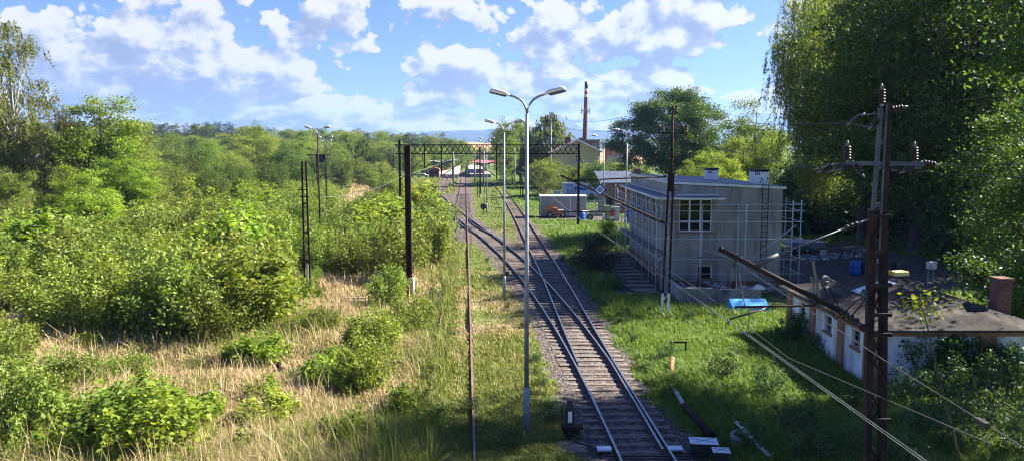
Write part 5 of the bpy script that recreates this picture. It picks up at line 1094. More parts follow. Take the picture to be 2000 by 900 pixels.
p = gp(867, 352); t = thing('buffer_board', 'red and white board across the leftmost track', 'board', (p.x, p.y, 0)); mb = MB(); mb.b2(p.x - 1.2, p.x + 1.2, p.y - .05, p.y + .05, 1.0, 1.35); part('board', mb, M['white'], t); mb = MB(); mb.b2(p.x - .3, p.x + .5, p.y - .06, p.y - .051, 1.02, 1.33); part('red_field', mb, M['red'], t)
for s in (-.8, .8): mb = MB(); mb.bar((p.x + s, p.y + .1, -.1), (p.x + s, p.y + .1, 1.3), .15, .1); part('leg', mb, M['rust'], t)

# ---- container yard
t = thing('site_container', 'grey steel site container with pale roof edge', 'container', (6.7, 98, 0)); cx0, cx1, cy0, cy1 = 3.65, 9.75, 97., 99.45
mb = MB(); mb.b2(cx0, cx1, cy0, cy1, .1, 2.62)
for k in range(17): xx = cx0 + .2 + k * .356; mb.b2(xx, xx + .12, cy0 - .035, cy0 - .001, .25, 2.5)
part('body', mb, M['container'], t); mb = MB(); mb.b2(cx0 - .04, cx1 + .04, cy0 - .06, cy1 + .04, 2.62, 2.78); part('roof', mb, M['white'], t); mb = MB(); mb.b2(cx0 - .04, cx0 - .002, cy0 + .1, cy1 - .1, .2, 2.5); part('shaded_end', mb, M['black'], t)  # black sheet on the left end paints its shade, no door there
for x in (cx0, cx1 - .1, 7.6): mb = MB(); mb.b2(x, x + .1, cy0 - .05, cy0 - .037, .1, 2.62); part('corner_post', mb, M['white'], t)
t = thing('three_wheeler', 'orange and white three wheeled machine parked before the container', 'machine', (5.3, 96, 0))
for x in (4.9, 6.6): wheel(t, (x, 95.8, .42), .42, .25)
mb = MB(); mb.b2(5.1, 6.5, 95.6, 96.3, .5, .9); mb.prism([(5.0, .9), (6.0, .9), (5.8, 1.3), (5.2, 1.35)], 'y', 95.6, 96.2); part('body', mb, M['orange'], t, bevel=.04); mb = MB(); mb.b2(6.0, 6.7, 95.65, 96.2, .9, 1.05); part('seat', mb, M['white_dirty'], t); mb = MB(); mb.tube([(5.2, 95.9, 1.3), (5.0, 95.9, 1.6), (4.8, 95.7, 1.65)], .03, 6); part('handlebar', mb, M['black'], t)
t = thing('cardboard_panel', 'tan panel leaning on the container', 'panel', (4.7, 96.7, 0)); mb = MB(); mb.box((4.75, 96.75, .85), (1.1, .05, 1.5), 0, Matrix.Rotation(.12, 3, 'X')); part('sheet', mb, M['tan'], t); mb = MB(); mb.b2(4.3, 5.2, 96.62, 96.66, .2, .24); part('edge_strip', mb, M['wood'], t)
barrel(1136, 430, .4, 1.0, 'blue', 'blue barrel right of the gantry post'); 
p = gp(1152, 431); t = thing('car_tyre', 'black tyre standing upright beside the container', 'tyre', (p.x, p.y, 0)); wheel(t, (p.x, p.y, .42), .42, .25, nm='tyre')
p = gp(1144, 428); t = thing('white_box', 'white box standing between the blue barrel and the tyre', 'box', (p.x, p.y, 0)); mb = MB(); mb.b2(p.x - .4, p.x + .35, p.y, p.y + .6, 0, .95); part('case', mb, M['white'], t, bevel=.03); mb = MB(); mb.b2(p.x - .43, p.x + .38, p.y - .03, p.y + .63, .95, 1.02); part('lid', mb, M['white_dirty'], t)
t = thing('yard_fence', 'grey wire panel fence right of the container', 'fence', (11, 101, 0)); mb = MB()
for k in range(16): xx = 9.95 + k * .17; mb.tube([(xx, 100.5, .3), (xx, 100.5, 1.9)], .018, 4)
for z in (.3, .8, 1.35, 1.9): mb.tube([(9.9, 100.5, z), (12.6, 100.5, z)], .025, 5)
part('mesh_panel', mb, M['galv_tube'], t)
for x in (9.9, 11.2, 12.6): mb = MB(); mb.bar((x, 100.5, 0), (x, 100.5, 2.1), .09, .09); part('post', mb, M['white_dirty'], t)
mb = MB(); mb.b2(9.9, 12.7, 100.3, 100.48, 0, .3); part('base', mb, M['concrete'], t)
d = 100.; 
def pxx(px, d): return (px - 1000) / FPX * d
t = thing('green_cabinet', 'tall greenish cabinet behind the lamp in the yard', 'cabinet', (pxx(1186, 92), 92, 0)); mb = MB(); mb.b2(pxx(1180, 92), pxx(1192, 92), 92, 92.6, 0, 1.85); part('body', mb, pm('olive_paint', (.2, .2, .11), (.27, .26, .16), 2, .6), t, bevel=.03); mb = MB(); mb.b2(pxx(1182, 92), pxx(1190, 92), 91.98, 91.999, .1, 1.7); part('door', mb, pm('olive_door', (.24, .24, .14), (.3, .3, .19), 2, .6), t)
t = thing('banner', 'narrow upright banner in red, white and blue', 'banner', (pxx(1196.5, 92), 91.6, 0)); x = pxx(1196.5, 92)
for k, (z0, z1, m) in enumerate(((.05, .25, 'sign_blue'), (.25, .5, 'white'), (.5, 1.1, 'red'), (1.1, 1.5, 'sign_blue'), (1.5, 1.9, 'white'))): mb = MB(); mb.b2(x - .24, x + .24, 91.6, 91.64, z0, z1); part('stripe', mb, M[m], t)
mb = MB(); mb.b2(x - .27, x - .245, 91.59, 91.65, 0, 1.95); mb.b2(x + .245, x + .27, 91.59, 91.65, 0, 1.95); part('frame', mb, M['galv'], t)
t = thing('grey_cabinet', 'grey cabinet right of the banner', 'cabinet', (pxx(1205, 92), 92, 0)); mb = MB(); mb.b2(pxx(1200.5, 92), pxx(1211, 92), 92, 92.7, 0, 1.7); part('body', mb, M['container'], t, bevel=.03); mb = MB(); mb.b2(pxx(1202, 92), pxx(1209, 92), 91.98, 91.999, .15, 1.55); part('door', mb, M['pipe_grey'], t)
barrel(1226, 437, .4, 1.4, 'blue', 'tall blue barrel seen through the far end of the scaffold')
# van
t = thing('delivery_van', 'white van with blue flank graphics parked behind the container', 'van', (12, 138, 0)); y = 137.
mb = MB(); mb.prism([(9.3, .45), (15.9, .45), (15.9, 1.25), (15.2, 1.5), (14.3, 2.65), (9.4, 2.7)], 'y', y, y + 2.0); part('body', mb, M['van'], t, bevel=.12)
for x in (10.4, 14.7): wheel(t, (x, y + .05, .4), .4, .25)
mb = MB(); mb.prism([(14.1, 1.55), (15.0, 1.55), (14.35, 2.4), (14.1, 2.4)], 'y', y - .012, y - .001); part('side_window', mb, M['window'], t); mb = MB(); mb.prism([(11.5, 1.5), (13.6, 1.3), (14, 1.6), (12.6, 2.0), (11.6, 1.95)], 'y', y - .012, y - .001); mb.prism([(9.8, 2.2), (11.2, 2.2), (11.2, 2.4), (9.8, 2.4)], 'y', y - .012, y - .001); pieces('blue_graphic', mb, M['blue'], t); mb = MB(); mb.b2(15.88, 15.95, y + .2, y + 1.8, .5, .75); part('bumper', mb, M['black'], t)
t = thing('garden_arch', 'black wire arch panel standing before the van', 'trellis', (10.9, 135, 0)); mb = MB(); z0 = .9
for x in (10.3, 11.0, 11.5): mb.tube(bezier((x - .3, 135.5, 0), (x - .05, 135.5, 4.4), (x + .25, 135.5, 0), 12), .04, 5)
pieces('hoop', mb, M['black'], t); mb = MB()
for z in (.7, 1.3): mb.tube([(10.0, 135.5, z), (11.7, 135.5, z)], .03, 5)
part('bar', mb, M['black'], t)
t = thing('white_crate', 'white crate standing left of the van', 'crate', (7.8, 132, 0)); mb = MB(); mb.b2(7.4, 8.4, 131.6, 132.6, .0, 1.5); part('case', mb, M['white_dirty'], t, bevel=.04); mb = MB(); mb.b2(7.3, 8.5, 131.5, 132.7, 1.5, 1.62); part('lid', mb, M['white'], t)
# brick shed
t = thing('brick_shed', 'brick shed with dark lean-to roof between the van and the grey building', 'shed', (14, 104, 0)); sx0, sx1 = pxx(1178, 102), pxx(1242, 102)
mb = MB(); mb.b2(sx0 + 1.4, sx1, 102, 108, 0, 4.2); part('wall', mb, M['brick_orange'], t); mb = MB(); mb.b2(sx0, sx0 + 1.4, 102.2, 108, 0, 4.1); part('plank_wall', mb, M['wood'], t); mb = MB(); mb.b2(sx0 + .5, sx0 + 1.3, 102.15, 102.199, 0, 2.2); part('door', mb, M['black'], t)
mb = MB(); mb.prism([(101.2, 4.15), (109, 5.5), (109, 5.65), (101.2, 4.3)], 'x', sx0 - .5, sx1 + .3); part('roof', mb, M['roofing'], t); mb = MB(); mb.tube([(sx0 + 1.6, 101.1, 0), (sx0 + 1.6, 101.1, 4.1)], .06, 6); part('downpipe', mb, M['pipe_grey'], t)
# ochre house
t = thing('ochre_house', 'ochre plastered house with a wide gable and pale verge', 'house', (14.8, 177, 0)); hx0, hx1, hd = pxx(1079, 170), pxx(1171, 170), 170.; hc = pxx(1127, 170)
ze = dp(0, 296, hd).z; za = dp(0, 274, hd).z
mb = MB(); mb.prism([(hx0, -.2), (hx1, -.2), (hx1, ze), (hc, za), (hx0, ze)], 'y', hd, hd + 14); part('wall', mb, M['yellow_wall'], t)
mb = MB()
for s, xe in ((-1, hx0 - .7), (1, hx1 + .7)):
    zz = za + (ze - za) / (hx1 - hc) * abs(xe - hc); mb.prism([(hc, za + .05), (xe, zz + .05), (xe, zz + .22), (hc, za + .25)], 'y', hd - .5, hd + 14.5)
rf = part('roof', mb, M['tile'], t); mb = MB()
for s, xe in ((-1, hx0 - .7), (1, hx1 + .7)): zz = za + (ze - za) / (hx1 - hc) * abs(xe - hc); mb.bar((hc, hd - .55, za + .12), (xe, hd - .55, zz + .12), .06, .3)
part('verge', mb, M['white'], rf); mb = MB(); mb.b2(hc - 2.4, hc - 1.2, hd + 5, hd + 6, za - 1.2, za + .8); part('chimney', mb, M['brick_dark'], rf)
for z0, z1 in ((dp(0, 317, hd).z, dp(0, 303, hd).z), (dp(0, 294, hd).z, dp(0, 285, hd).z)):
    window('x', hd - .2, hc - .5, hc + .4, z0, z1, (hc - .05,), ((z0 + z1) / 2,), t, .1)
mb = MB(); mb.b2(hx0 - .02, hx1 + .02, hd - .06, hd - .002, dp(0, 317, hd).z - .2, dp(0, 317, hd).z - .05); part('string_course', mb, M['render_light'], t); mb = MB(); mb.tube([(hx1 - .3, hd - .1, 0), (hx1 - .3, hd - .1, ze)], .08, 6); part('downpipe', mb, M['pipe_grey'], t)
# factory, stack and red house
d = 205.; t = thing('brick_factory', 'flat roofed red brick factory block behind the ochre house', 'factory', (23, 210, 0)); a, b = pxx(1140, d), pxx(1170, d); zt = dp(0, 275, d).z
mb = MB(); mb.b2(a, b, d, d + 12, 0, zt); part('wall', mb, M['brick'], t); mb = MB(); mb.b2(a - .15, b + .15, d - .15, d + 12, zt, zt + .3); part('cornice', mb, M['concrete'], t); window('x', d - .15, pxx(1156, d), pxx(1165, d), zt - 2.3, zt - .9, (pxx(1159, d), pxx(1162, d)), (zt - 1.6,), t, .08); mb = MB(); mb.b2(pxx(1132, d), pxx(1141, d) - .01, d + 2, d + 5, 0, zt + .8); part('stair_tower', mb, M['brick_dark'], t)
d = 232.; x = pxx(1140.3, d); ztop = dp(0, 160, d).z; xt = pxx(1143, d); t = thing('factory_chimney', 'tall brick factory chimney with red and white bands and a black top', 'chimney', (x, d, 0))
def seg(z0, z1, nm, m, ex=0.):
    f = lambda z: (x + (xt - x) * z / ztop, d, z); r_ = lambda z: 1.0 - .52 * z / ztop + ex; mb = MB(); mb.tube([f(z0), f(z1)], [r_(z0), r_(z1)], 20, cap=nm == 'black_top'); return part(nm, mb, m if not isinstance(m, str) else M[m], t)
ys_ = [dp(0, v, d).z for v in (190, 185, 179, 174)]
seg(0, ys_[0], 'shaft', brickmat('stack_brick', (.2, .065, .045), (.15, .05, .035), (.2, .14, .11), 1.2)); seg(ys_[0], ys_[1], 'white_band', 'white'); seg(ys_[1], ys_[2], 'red_band', 'red'); seg(ys_[2], ys_[3], 'white_band', 'white'); seg(ys_[3], ztop, 'black_top', 'black')
za = dp(0, 217, d).z; mb = MB(); mb.tube([(x + .25, d, za - .1), (x + .25, d, za + .1)], 1.25, 16)
part('antenna_ring', mb, M['galv'], t)
for k in range(6): a = k * PI / 3 + .3; mb = MB(); mb.bar((x + .25 + 1.35 * math.cos(a), d + 1.35 * math.sin(a), za - .9), (x + .25 + 1.35 * math.cos(a), d + 1.35 * math.sin(a), za + .9), .3, .15); pieces('antenna', mb, M['white_dirty'], t)
d = 210.; t = thing('red_house', 'low red brick house with two arched white windows, beside the huge tree', 'house', (30, d, 0)); a, b = pxx(1187, d), pxx(1224, d); zt = dp(0, 293, d).z
mb = MB(); mb.b2(a, b, d, d + 10, 0, zt); part('wall', mb, brickmat('bright_brick', (.36, .11, .06), (.3, .09, .05), (.35, .25, .2), 2), t); mb = MB(); mb.prism([(a - .5, zt), (b + .5, zt), (b - 1, zt + 1.4), (a + 1, zt + 1.4)], 'y', d - .4, d + 10.4); part('roof', mb, M['tile'], t)
for px in (1197, 1207): window('x', d - .15, pxx(px - 2.5, d), pxx(px + 2.5, d), zt - 2.0, zt - .6, (pxx(px, d),), (zt - 1.2,), t, .08)
d = 195.; t = thing('boundary_wall', 'pale wall in front of the red house', 'wall', (28, d, 0)); mb = MB(); mb.b2(pxx(1186, d), pxx(1222, d), d, d + .4, 0, dp(0, 305, d).z); part('panel', mb, M['render_light'], t); mb = MB(); mb.b2(pxx(1186, d) - .1, pxx(1222, d) + .1, d - .1, d + .5, dp(0, 305, d).z, dp(0, 304, d).z + .1); part('coping', mb, M['concrete'], t)
# power pole
d = 152.; x = pxx(1075.5, d); zt = dp(0, 218, d).z; t = thing('power_pole', 'grey power pole with insulators before the rounded pale poplar', 'pole', (x, d, 0)); mb = MB(); mb.tube([(x, d, -.2), (x, d, zt - 1.2)], [.2, .12], 8); part('shaft', mb, M['concrete'], t); zc = dp(0, 237, d).z; mb = MB(); mb.bar((x - 1.2, d, zc), (x + 1.2, d, zc), .12, .12); part('cross_arm', mb, M['rust_dark'], t)
for dx, z in ((-1.1, zc), (-.75, zc), (.75, zc), (1.1, zc), (-.2, zt - 1.3), (.2, zt - 1.3)): insul((x + dx, d, z), (x + dx, d, z + 1.2), t, 3, .08, .14, False)
# ---- station in the distance
t = thing('station_platform', 'long left platform with a pale sandy top and dark side', 'platform', (-22, 300, 0)); f = lambda y: float(C_(y)) - 1.8
ys = list(np.linspace(238, 420, 8)); mb = MB(); pts = [(f(y), y) for y in ys] + [(f(y) - 8, y) for y in ys[::-1]]; mb.prism(pts, 'z', 1.05, 1.12); part('paving', mb, pm('sandy_paving', (.42, .34, .24), (.5, .42, .3), .4, .95), t); mb = MB(); pts = [(f(y) - .06, y) for y in ys] + [(f(y) - 7.95, y) for y in ys[::-1]]; mb.prism(pts, 'z', -.2, 1.05); part('side_wall', mb, M['concrete_dark'], t)
t = thing('station_platform', 'right platform under the red canopy', 'platform', (-8, 300, 0)); f = lambda y: float(C_(y)) + 1.9; ys = list(np.linspace(243, 420, 8)); mb = MB(); pts = [(f(y), y) for y in ys] + [(f(y) + 7, y) for y in ys[::-1]]; mb.prism(pts, 'z', 1.05, 1.12); part('paving', mb, M['asphalt'], t); mb = MB(); pts = [(f(y) + .06, y) for y in ys] + [(f(y) + 6.95, y) for y in ys[::-1]]; mb.prism(pts, 'z', -.2, 1.05); part('side_wall', mb, M['concrete_dark'], t)
def canopy(cx, d, w_, z, label, mat, ln, name):
    t = thing(name, label, 'canopy', (cx, d, 1.1)); mb = MB(); mb.prism([(cx - w_ / 2, z + .5), (cx, z), (cx + w_ / 2, z + .6), (cx + w_ / 2, z + .75), (cx, z + .18), (cx - w_ / 2, z + .65)], 'y', d, d + ln); part('roof', mb, M[mat], t)
    for k in range(5): mb = MB(); yy = d + 1 + k * (ln - 2) / 4; mb.bar((cx, yy, 1.1), (cx, yy, z + .1), .25, .25); mb.bar((cx, yy, z - .7), (cx - w_ * .4, yy, z + .3), .12, .12); mb.bar((cx, yy, z - .7), (cx + w_ * .4, yy, z + .35), .12, .12); part('column', mb, M['rust'], t)
canopy(pxx(945, 250), 250, 8.5, 4.3, 'red roofed canopy on the right platform', 'red_roof', 60, 'platform_canopy'); canopy(pxx(858, 262), 262, 8, 4.6, 'pale roofed canopy on the left platform', 'concrete', 45, 'platform_canopy')
d = 236.; x = pxx(848, d); t = thing('brick_shelter', 'small brick shelter at the near end of the left platform', 'shelter', (x, d, 0)); mb = MB(); mb.b2(x - 1.7, x - 1.4, d, d + 2.5, 0, 2.6); mb.b2(x + 1.3, x + 1.6, d, d + 2.5, 0, 2.6); mb.b2(x - 1.4, x + 1.3, d + 2.2, d + 2.5, 0, 2.6); part('wall', mb, M['brick'], t); mb = MB(); mb.prism([(x - 2.1, 2.55), (x + 2, 2.55), (x + 1.4, 3.1), (x, 3.4), (x - 1.5, 3.1)], 'y', d - .3, d + 2.8); part('roof', mb, M['tile'], t); mb = MB(); mb.b2(x - .1, x + .1, d, d + .2, 0, 2.55); part('post', mb, M['brick'], t)
t = thing('parked_car', 'tiny pale car at the left of the brick shelter', 'car', (pxx(825, 240), 240, 0)); x = pxx(826, 240); mb = MB(); mb.prism([(x - 2, .35), (x + 2, .35), (x + 2, .85), (x + 1.1, .95), (x + .6, 1.4), (x - 1.2, 1.4), (x - 1.9, .95)], 'y', 239, 240.7); part('body', mb, M['white_dirty'], t, bevel=.08)
for q in (-1.2, 1.2): wheel(t, (x + q, 239.05, .32), .32, .2)
mb = MB(); mb.prism([(x - 1.3, .95), (x + .95, .95), (x + .5, 1.32), (x - 1.1, 1.32)], 'y', 238.985, 238.998); part('side_window', mb, M['window'], t)
mb = MB(); pts = [(4.6, 168), (6.0, 128), (8.6, 122), (8.8, 168)]; mb.prism(pts, 'z', .0, .06); solo('paved_path', mb, M['asphalt'], kind='structure')

# ---- wires
def wire(pts, label, r_=.008, sag=0., mat='wire', group='overhead wires', nm='overhead_wire'):
    out = []
    for a, b in zip(pts, pts[1:]):
        a, b = V3(a), V3(b); k = max(2, int((b - a).length / 6))
        for i in range(k): t = i / k; p = lerp(a, b, t); p.z -= sag * 4 * t * (1 - t); out.append(p)
    out.append(V3(pts[-1])); mb = MB(); mb.tube(out, r_, 5); solo(nm, mb, M[mat], label, 'wire', group, loc=tuple(out[0]))
for o_ in (0, .045): wire([(4.55 + o_, 2.5, 5.3), (4.22 + o_, Y0, 5.29), (3.05 + o_, DM, 5.42), (1.75 + o_, GY, 5.7), (-.8, 144, 5.7)], 'pale paired contact wire crossing the lower right towards the gantry', .005, .0, 'wire_bright', 'contact wires')
wire([(4.4, 2.5, 5.95), (4.3, Y0, 6.5)], 'dark messenger wire running from the oblique tube to the bottom right corner', .0065, .05)
wire([(4.3, Y0, 6.5), (3.9, DM, 6.95)], 'dark messenger wire between the two cantilevers', .010, .55); wire([(3.9, DM, 6.95), (1.75, GY, 7.4)], 'messenger wire from the diamond sign to the gantry', .014, .9)
wire([(4.15, 6.2, 6.08), (3.75, Y0, 5.85), (2.7, DM, 6.75)], 'second dark messenger wire joined by a clamp at the bottom right', .0065, .3)
mb = MB(); c = V3((4.32, 6.6, 6.12)); mb.box(c, (.05, .16, .05)); t = thing('wire_clamp', 'dark clamp joining two wires at the bottom right', 'clamp', c); part('body', mb, M['black'], t)
for px, py, q in ((1826, 322, (2100, 318)), (1763, 210, (2120, 160)), (1742, 332, (2100, 352))): wire([P14(px, py), dp(q[0], q[1], 12.5)], {322: 'power wire leaving the right end of the crossarm', 210: 'power wire leaving the top of the near mast', 332: 'lowest power wire leaving the near mast to the right'}[py], .007, .02, group='power wires')
for a, b, lb in (((.9, 9.9), (1604, 334), 'power wire from the far mast to the left end of the crossarm'), ((-.3, 9.9), (1644, 331), 'lower power wire reaching the near mast from the far mast'), ((.36, 10.9), (1662, 240), 'top power wire reaching the near mast from the far mast')): wire([(mx_ + a[0], my_, a[1]), P14(*b)], lb, .008, .35, group='power wires')
for dx, z, ex, ez in ((-.5, 9.9, -1.1, zc + 1.2), (.9, 9.9, 1.1, zc + 1.2), (.02, 10.9, -.2, zt)): wire([(mx_ + dx, my_, z), (pxx(1075.5, 152) + ex, 152, ez if ez < 30 else 16.8)], 'power wire from the mast by the grey building to the far power pole', .016, 1.4, 'wire', 'power wires to the far pole')
wire([dp(622, 386, 60), PG(782, 346)], 'pale green wire slanting over the thicket to the gantry', .012, .6, 'wire_bright'); wire([PG(782, 346), dp(905, 300, 215)], 'thin wire from the gantry foot strut to the platforms', .02, .3, 'wire_bright')
wire([(-5.2, GY, 7.5), (-9, 150, 7.4), (-14, 230, 7)], 'messenger wire over the straight track beyond the gantry', .025, .8); wire([(-5.2, GY, 5.8), (-9, 150, 5.8), (-14, 230, 5.6)], 'contact wire over the straight track beyond the gantry', .022, 0)
wire([dp(1030, 325, 88), gp(1076, 388)], 'slanting guy wire in front of the container', .02, 0, 'wire_bright', nm='guy_wire', group=None)
# ------------------------------------------------------------------ far hills, field, sky, sun, air
def hills(name, d, prof, col1, col2, depth, seed):
    xs = np.linspace(-.85 * d - 200, .85 * d + 200, 300); pts = np.array(prof, float)
    X = (pts[:, 0] - 1000) / FPX * d; Zp = EYE + (295 - pts[:, 1]) / FPX * d
    z = np.interp(xs, X, Zp) + vn(xs, xs * 0 + seed, 160, seed) * d * .0012 + vn(xs, xs * 0 + seed, 45, seed + 1) * d * .0004
    rows = [(d - depth, 0.), (d - depth * .6, .45), (d - depth * .25, .8), (d, 1.), (d + depth * .5, .6), (d + depth, 0.)]
    V = []; 
    for k, (yy, f) in enumerate(rows): V += [(x, yy + 25 * math.sin(x * .011 + k * 2), -2 + (zz + 2) * f * (1 + .09 * float(vn(x, yy, 120, seed + 5)) * (f < 1))) for x, zz in zip(xs, z)]
    n = len(xs); F = [(k * n + i, k * n + i + 1, (k + 1) * n + i + 1, (k + 1) * n + i) for k in range(len(rows) - 1) for i in range(n - 1)]
    me = npmesh(name, V, F, [pm(name + '_cover', col1, col2, .012, .95)]); me.polygons.foreach_set('use_smooth', np.ones(len(F), bool)); tag(link(name, me), kind='structure')
hills('mountains', 5000, [(-900, 285), (300, 284), (700, 280), (800, 266), (845, 256), (900, 257), (935, 254), (965, 252), (1000, 258), (1050, 259), (1095, 254), (1110, 252), (1150, 258), (1200, 259), (1240, 262), (1400, 262), (1600, 260), (3000, 285)], (.03, .05, .045), (.045, .065, .055), 500, 31)
hills('foothills', 2600, [(-900, 290), (500, 288), (760, 284), (900, 281), (980, 284), (1100, 280), (1180, 272), (1250, 274), (1500, 278), (3000, 290)], (.03, .05, .02), (.055, .08, .03), 180, 41)
def field():
    d = 620; V = []; n = 40
    for k, (yy, f) in enumerate(((480, 0), (560, .7), (640, 1), (760, .3))):
        for i in range(n):
            x = -170 + i * 8.0; px = 1000 + x / d * FPX; h = EYE + (295 - np.interp(px, [860, 880, 960, 1100], [280, 276, 280, 292])) / FPX * d; V.append((x, yy, -1 + (h + 1) * f))
    F = [(k * n + i, k * n + i + 1, (k + 1) * n + i + 1, (k + 1) * n + i) for k in range(3) for i in range(n - 1)]
    me = npmesh('field', V, F, [M['field']]); me.polygons.foreach_set('use_smooth', np.ones(len(F), bool)); tag(link('field', me), kind='structure')
field()
tree('leafy', dp(912, 270, 640).x, 640, 7, 'lone small tree on the ripe field', wide=1.2)

EXPO, WS = 2.08, .05
SUN_AZ, SUN_EL = R(72), R(38)
sd = Vector((math.sin(SUN_AZ) * math.cos(SUN_EL), math.cos(SUN_AZ) * math.cos(SUN_EL), math.sin(SUN_EL)))
sl_ = bpy.data.lights.new('sun', 'SUN'); sl_.energy = 5.0; sl_.angle = R(.55); sl_.color = (1, .93, .80)
so = bpy.data.objects.new('sun', sl_); COL.objects.link(so); so.rotation_euler = (-sd).to_track_quat('-Z', 'Y').to_euler(); so.location = (60, 40, 60)
w = bpy.data.worlds.new('World'); SC.world = w; w.use_nodes = True; nt = w.node_tree; nt.nodes.clear()
out = _n(nt, 'ShaderNodeOutputWorld'); bg = _n(nt, 'ShaderNodeBackground'); bg.inputs[1].default_value = WS; nt.links.new(bg.outputs[0], out.inputs[0])
sky = _n(nt, 'ShaderNodeTexSky', sky_type='NISHITA'); sky.sun_disc = False; sky.sun_elevation = SUN_EL; sky.sun_rotation = SUN_AZ; sky.air_density = 1.0; sky.dust_density = .3; sky.ozone_density = 2.0; sky.altitude = 300
geo = _n(nt, 'ShaderNodeTexCoord'); sxyz = _n(nt, 'ShaderNodeSeparateXYZ'); nt.links.new(geo.outputs['Generated'], sxyz.inputs[0])
def mt(op, a, b=None, c=None):
    n = _n(nt, 'ShaderNodeMath', operation=op)
    for k, v in enumerate((a, b, c)):
        if v is None: continue
        if isinstance(v, (int, float)): n.inputs[k].default_value = v
        else: nt.links.new(v, n.inputs[k])
    return n.outputs[0]
def ss(v, lo, hi, a=0., b=1.):
    n = _n(nt, 'ShaderNodeMapRange', interpolation_type='SMOOTHSTEP'); nt.links.new(v, n.inputs[0])
    for k, q in enumerate((lo, hi, a, b)): n.inputs[k + 1].default_value = q
    return n.outputs[0]
az = mt('ARCTAN2', sxyz.outputs[0], sxyz.outputs[1]); el_ = mt('ARCSINE', sxyz.outputs[2])
# cloud banks: bearing, height of the flat base, half width, height above the base (degrees), strength
def deg(px, py): return math.degrees(math.atan((px - 1000) / FPX)), math.degrees(math.atan((295 - py) / FPX))
BANKS = []
for px, pyb, hw, hh, st in ((330, 190, 290, 160, 1.3), (150, 240, 200, 130, .8), (480, 175, 190, 90, 1.1), (250, 245, 200, 60, .9), (560, 228, 160, 40, .8), (960, 262, 160, 40, .8), (420, 90, 120, 100, .8), (640, 95, 150, 110, 1.0), (760, 78, 100, 45, .9), (850, 40, 90, 45, .9), (960, 60, 140, 70, .7), (900, 145, 130, 70, 1.2), (870, 205, 120, 65, .9), (1010, 185, 75, 75, 1.0), (1180, 95, 270, 120, 1.15), (1400, 50, 220, 120, .9), (1290, 205, 160, 85, .9), (1120, 225, 120, 65, .8), (780, 250, 220, 55, .75), (640, 215, 110, 30, .75), (1500, 235, 150, 75, .8), (1520, 80, 80, 70, .7), (500, 235, 140, 22, .6), (300, 232, 90, 45, .7), (1560, 120, 110, 60, .8), (1800, 150, 300, 150, .9), (100, 25, 60, 22, .7), (380, 262, 200, 30, .8), (720, 270, 160, 28, .8), (1090, 262, 130, 35, .8), (1380, 240, 150, 60, .8), (230, 120, 200, 100, .9), (1090, 150, 80, 30, .7), (-300, 200, 250, 160, .9), (560, 200, 100, 60, .55), (660, 150, 60, 30, .6)):
    a, e = deg(px, pyb); st = max(st, 1.3) if pyb > 205 else st * 1.1; BANKS.append((R(a), R(e), hw / FPX, hh / FPX, st))
r2 = random.Random(4)
for _ in range(7): BANKS.append((R(r2.uniform(45, 315)), R(r2.uniform(1, 14)), r2.uniform(.1, .22), r2.uniform(.04, .1), .9))
def density(dx, dy):
    a = mt('ADD', az, dx); e = mt('ADD', el_, dy)
    s = mt('ADD', mt('MAXIMUM', e, 0.), .11)
    u = mt('MULTIPLY', a, 6.5); v = mt('MULTIPLY', mt('LOGARITHM', s, 2.718), 2.1)
    cv = _n(nt, 'ShaderNodeCombineXYZ'); nt.links.new(u, cv.inputs[0]); nt.links.new(v, cv.inputs[1]); cv.inputs[2].default_value = 3.7
    n1 = _n(nt, 'ShaderNodeTexNoise'); n1.inputs['Scale'].default_value = 1.5; n1.inputs['Detail'].default_value = 11; n1.inputs['Roughness'].default_value = .57; n1.inputs['Distortion'].default_value = .35
    nt.links.new(cv.outputs[0], n1.inputs['Vector'])
    vo = _n(nt, 'ShaderNodeTexVoronoi', feature='SMOOTH_F1'); vo.inputs['Scale'].default_value = 4.5; vo.inputs['Detail'].default_value = 3.5; vo.inputs['Smoothness'].default_value = .6; vo.inputs['Roughness'].default_value = .55
    wv = _n(nt, 'ShaderNodeVectorMath', operation='ADD'); nt.links.new(cv.outputs[0], wv.inputs[0])
    sc_ = _n(nt, 'ShaderNodeVectorMath', operation='SCALE'); nt.links.new(n1.outputs['Color'], sc_.inputs[0]); sc_.inputs['Scale'].default_value = .12; nt.links.new(sc_.outputs[0], wv.inputs[1]); nt.links.new(wv.outputs[0], vo.inputs['Vector'])
    tot = None
    for ba, be, hw, hh, st in BANKS:
        x = mt('DIVIDE', mt('SUBTRACT', a, ba), hw); y = mt('SUBTRACT', e, be); y = mt('MAXIMUM', mt('DIVIDE', y, hh), mt('DIVIDE', y, -hh * .28))
        q = mt('SUBTRACT', 1., mt('ADD', mt('MULTIPLY', x, x), mt('MULTIPLY', y, y))); q = mt('MULTIPLY', mt('MAXIMUM', q, -1.), st)
        tot = q if tot is None else mt('SMOOTH_MAX', tot, q, .25)
    puff = mt('MULTIPLY', mt('SUBTRACT', .38, vo.outputs['Distance']), .75)
    return mt('ADD', mt('ADD', mt('MULTIPLY', mt('ADD', tot, .6), .55), mt('MULTIPLY', mt('SUBTRACT', n1.outputs['Fac'], .5), 2.35)), puff)
d0 = density(0., 0.); d1 = density(.013, .020)
alpha = mt('MULTIPLY', ss(d0, .0, .15), ss(el_, -.005, .03))
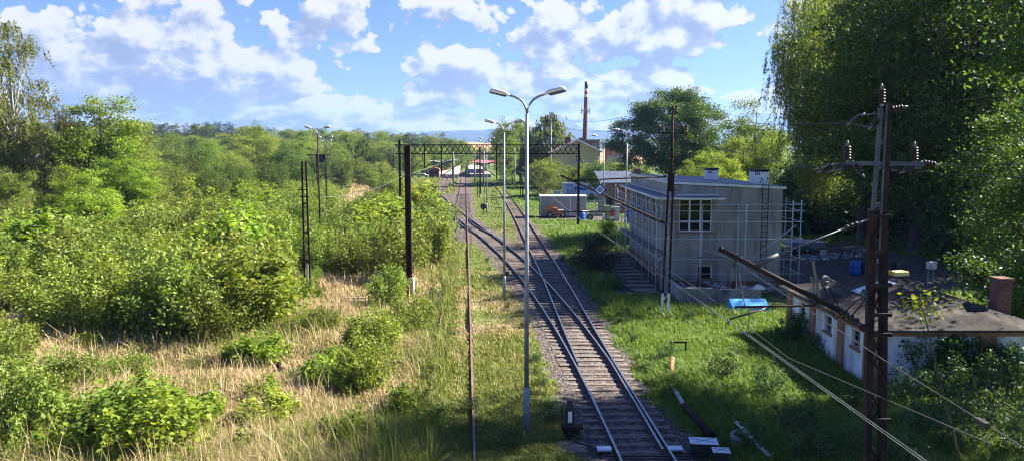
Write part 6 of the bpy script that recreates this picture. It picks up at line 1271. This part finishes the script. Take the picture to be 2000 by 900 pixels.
lit = mt('ADD', .52, mt('ADD', mt('MULTIPLY', mt('SUBTRACT', d0, d1), 1.2), mt('MULTIPLY', ss(d0, .2, 1.0), -.30)))
ccol = ramp(nt, mt('ADD', lit, -.04), [(p_, tuple(v * .1 / (WS * 2 ** EXPO) for v in c_)) for p_, c_ in ((.12, (3.6, 4.3, 6.1)), (.42, (5.3, 5.9, 7.4)), (.66, (8.2, 8.4, 8.9)), (.88, (9.6, 9.5, 9.3)))])
tint = _n(nt, 'ShaderNodeMixRGB', blend_type='MULTIPLY'); tint.inputs[0].default_value = 1; tint.inputs[2].default_value = (.48, .555, .93, 1); nt.links.new(sky.outputs[0], tint.inputs[1])
mx = _n(nt, 'ShaderNodeMixRGB'); nt.links.new(alpha, mx.inputs[0]); nt.links.new(tint.outputs[0], mx.inputs[1]); nt.links.new(ccol, mx.inputs[2]); nt.links.new(mx.outputs[0], bg.inputs[0])
w.cycles.sampling_method = 'MANUAL'; w.cycles.sample_map_resolution = 512
def haze():
    mb = MB(); mb.b2(-5200, 5200, -200, 6100, -6, 330); m = bpy.data.materials.new('air'); m.use_nodes = True; nt = m.node_tree; nt.nodes.clear()
    o = _n(nt, 'ShaderNodeOutputMaterial'); v = _n(nt, 'ShaderNodeVolumePrincipled'); v.inputs['Color'].default_value = (.30, .52, 1, 1); v.inputs['Density'].default_value = HAZE; v.inputs['Anisotropy'].default_value = .2
    nt.links.new(v.outputs[0], o.inputs['Volume']); tag(solo('haze', mb, m), kind='stuff')
HAZE = .00012
haze()
SC.view_settings.view_transform = 'Standard'; SC.view_settings.look = 'None'; SC.view_settings.gamma = 1; SC.view_settings.exposure = EXPO if 'EXPO' in globals() else 0.0
SC.render.engine = 'CYCLES'; c = SC.cycles
c.max_bounces = 6; c.diffuse_bounces = 3; c.glossy_bounces = 3; c.transmission_bounces = 4; c.transparent_max_bounces = 6; c.volume_bounces = 0; c.caustics_reflective = False; c.caustics_refractive = False; c.sample_clamp_indirect = 6
c.use_denoising = True
try: c.denoiser = 'OPENIMAGEDENOISE'
except Exception: pass
c.filter_width = 1.1; c.use_adaptive_sampling = True; c.adaptive_threshold = .02
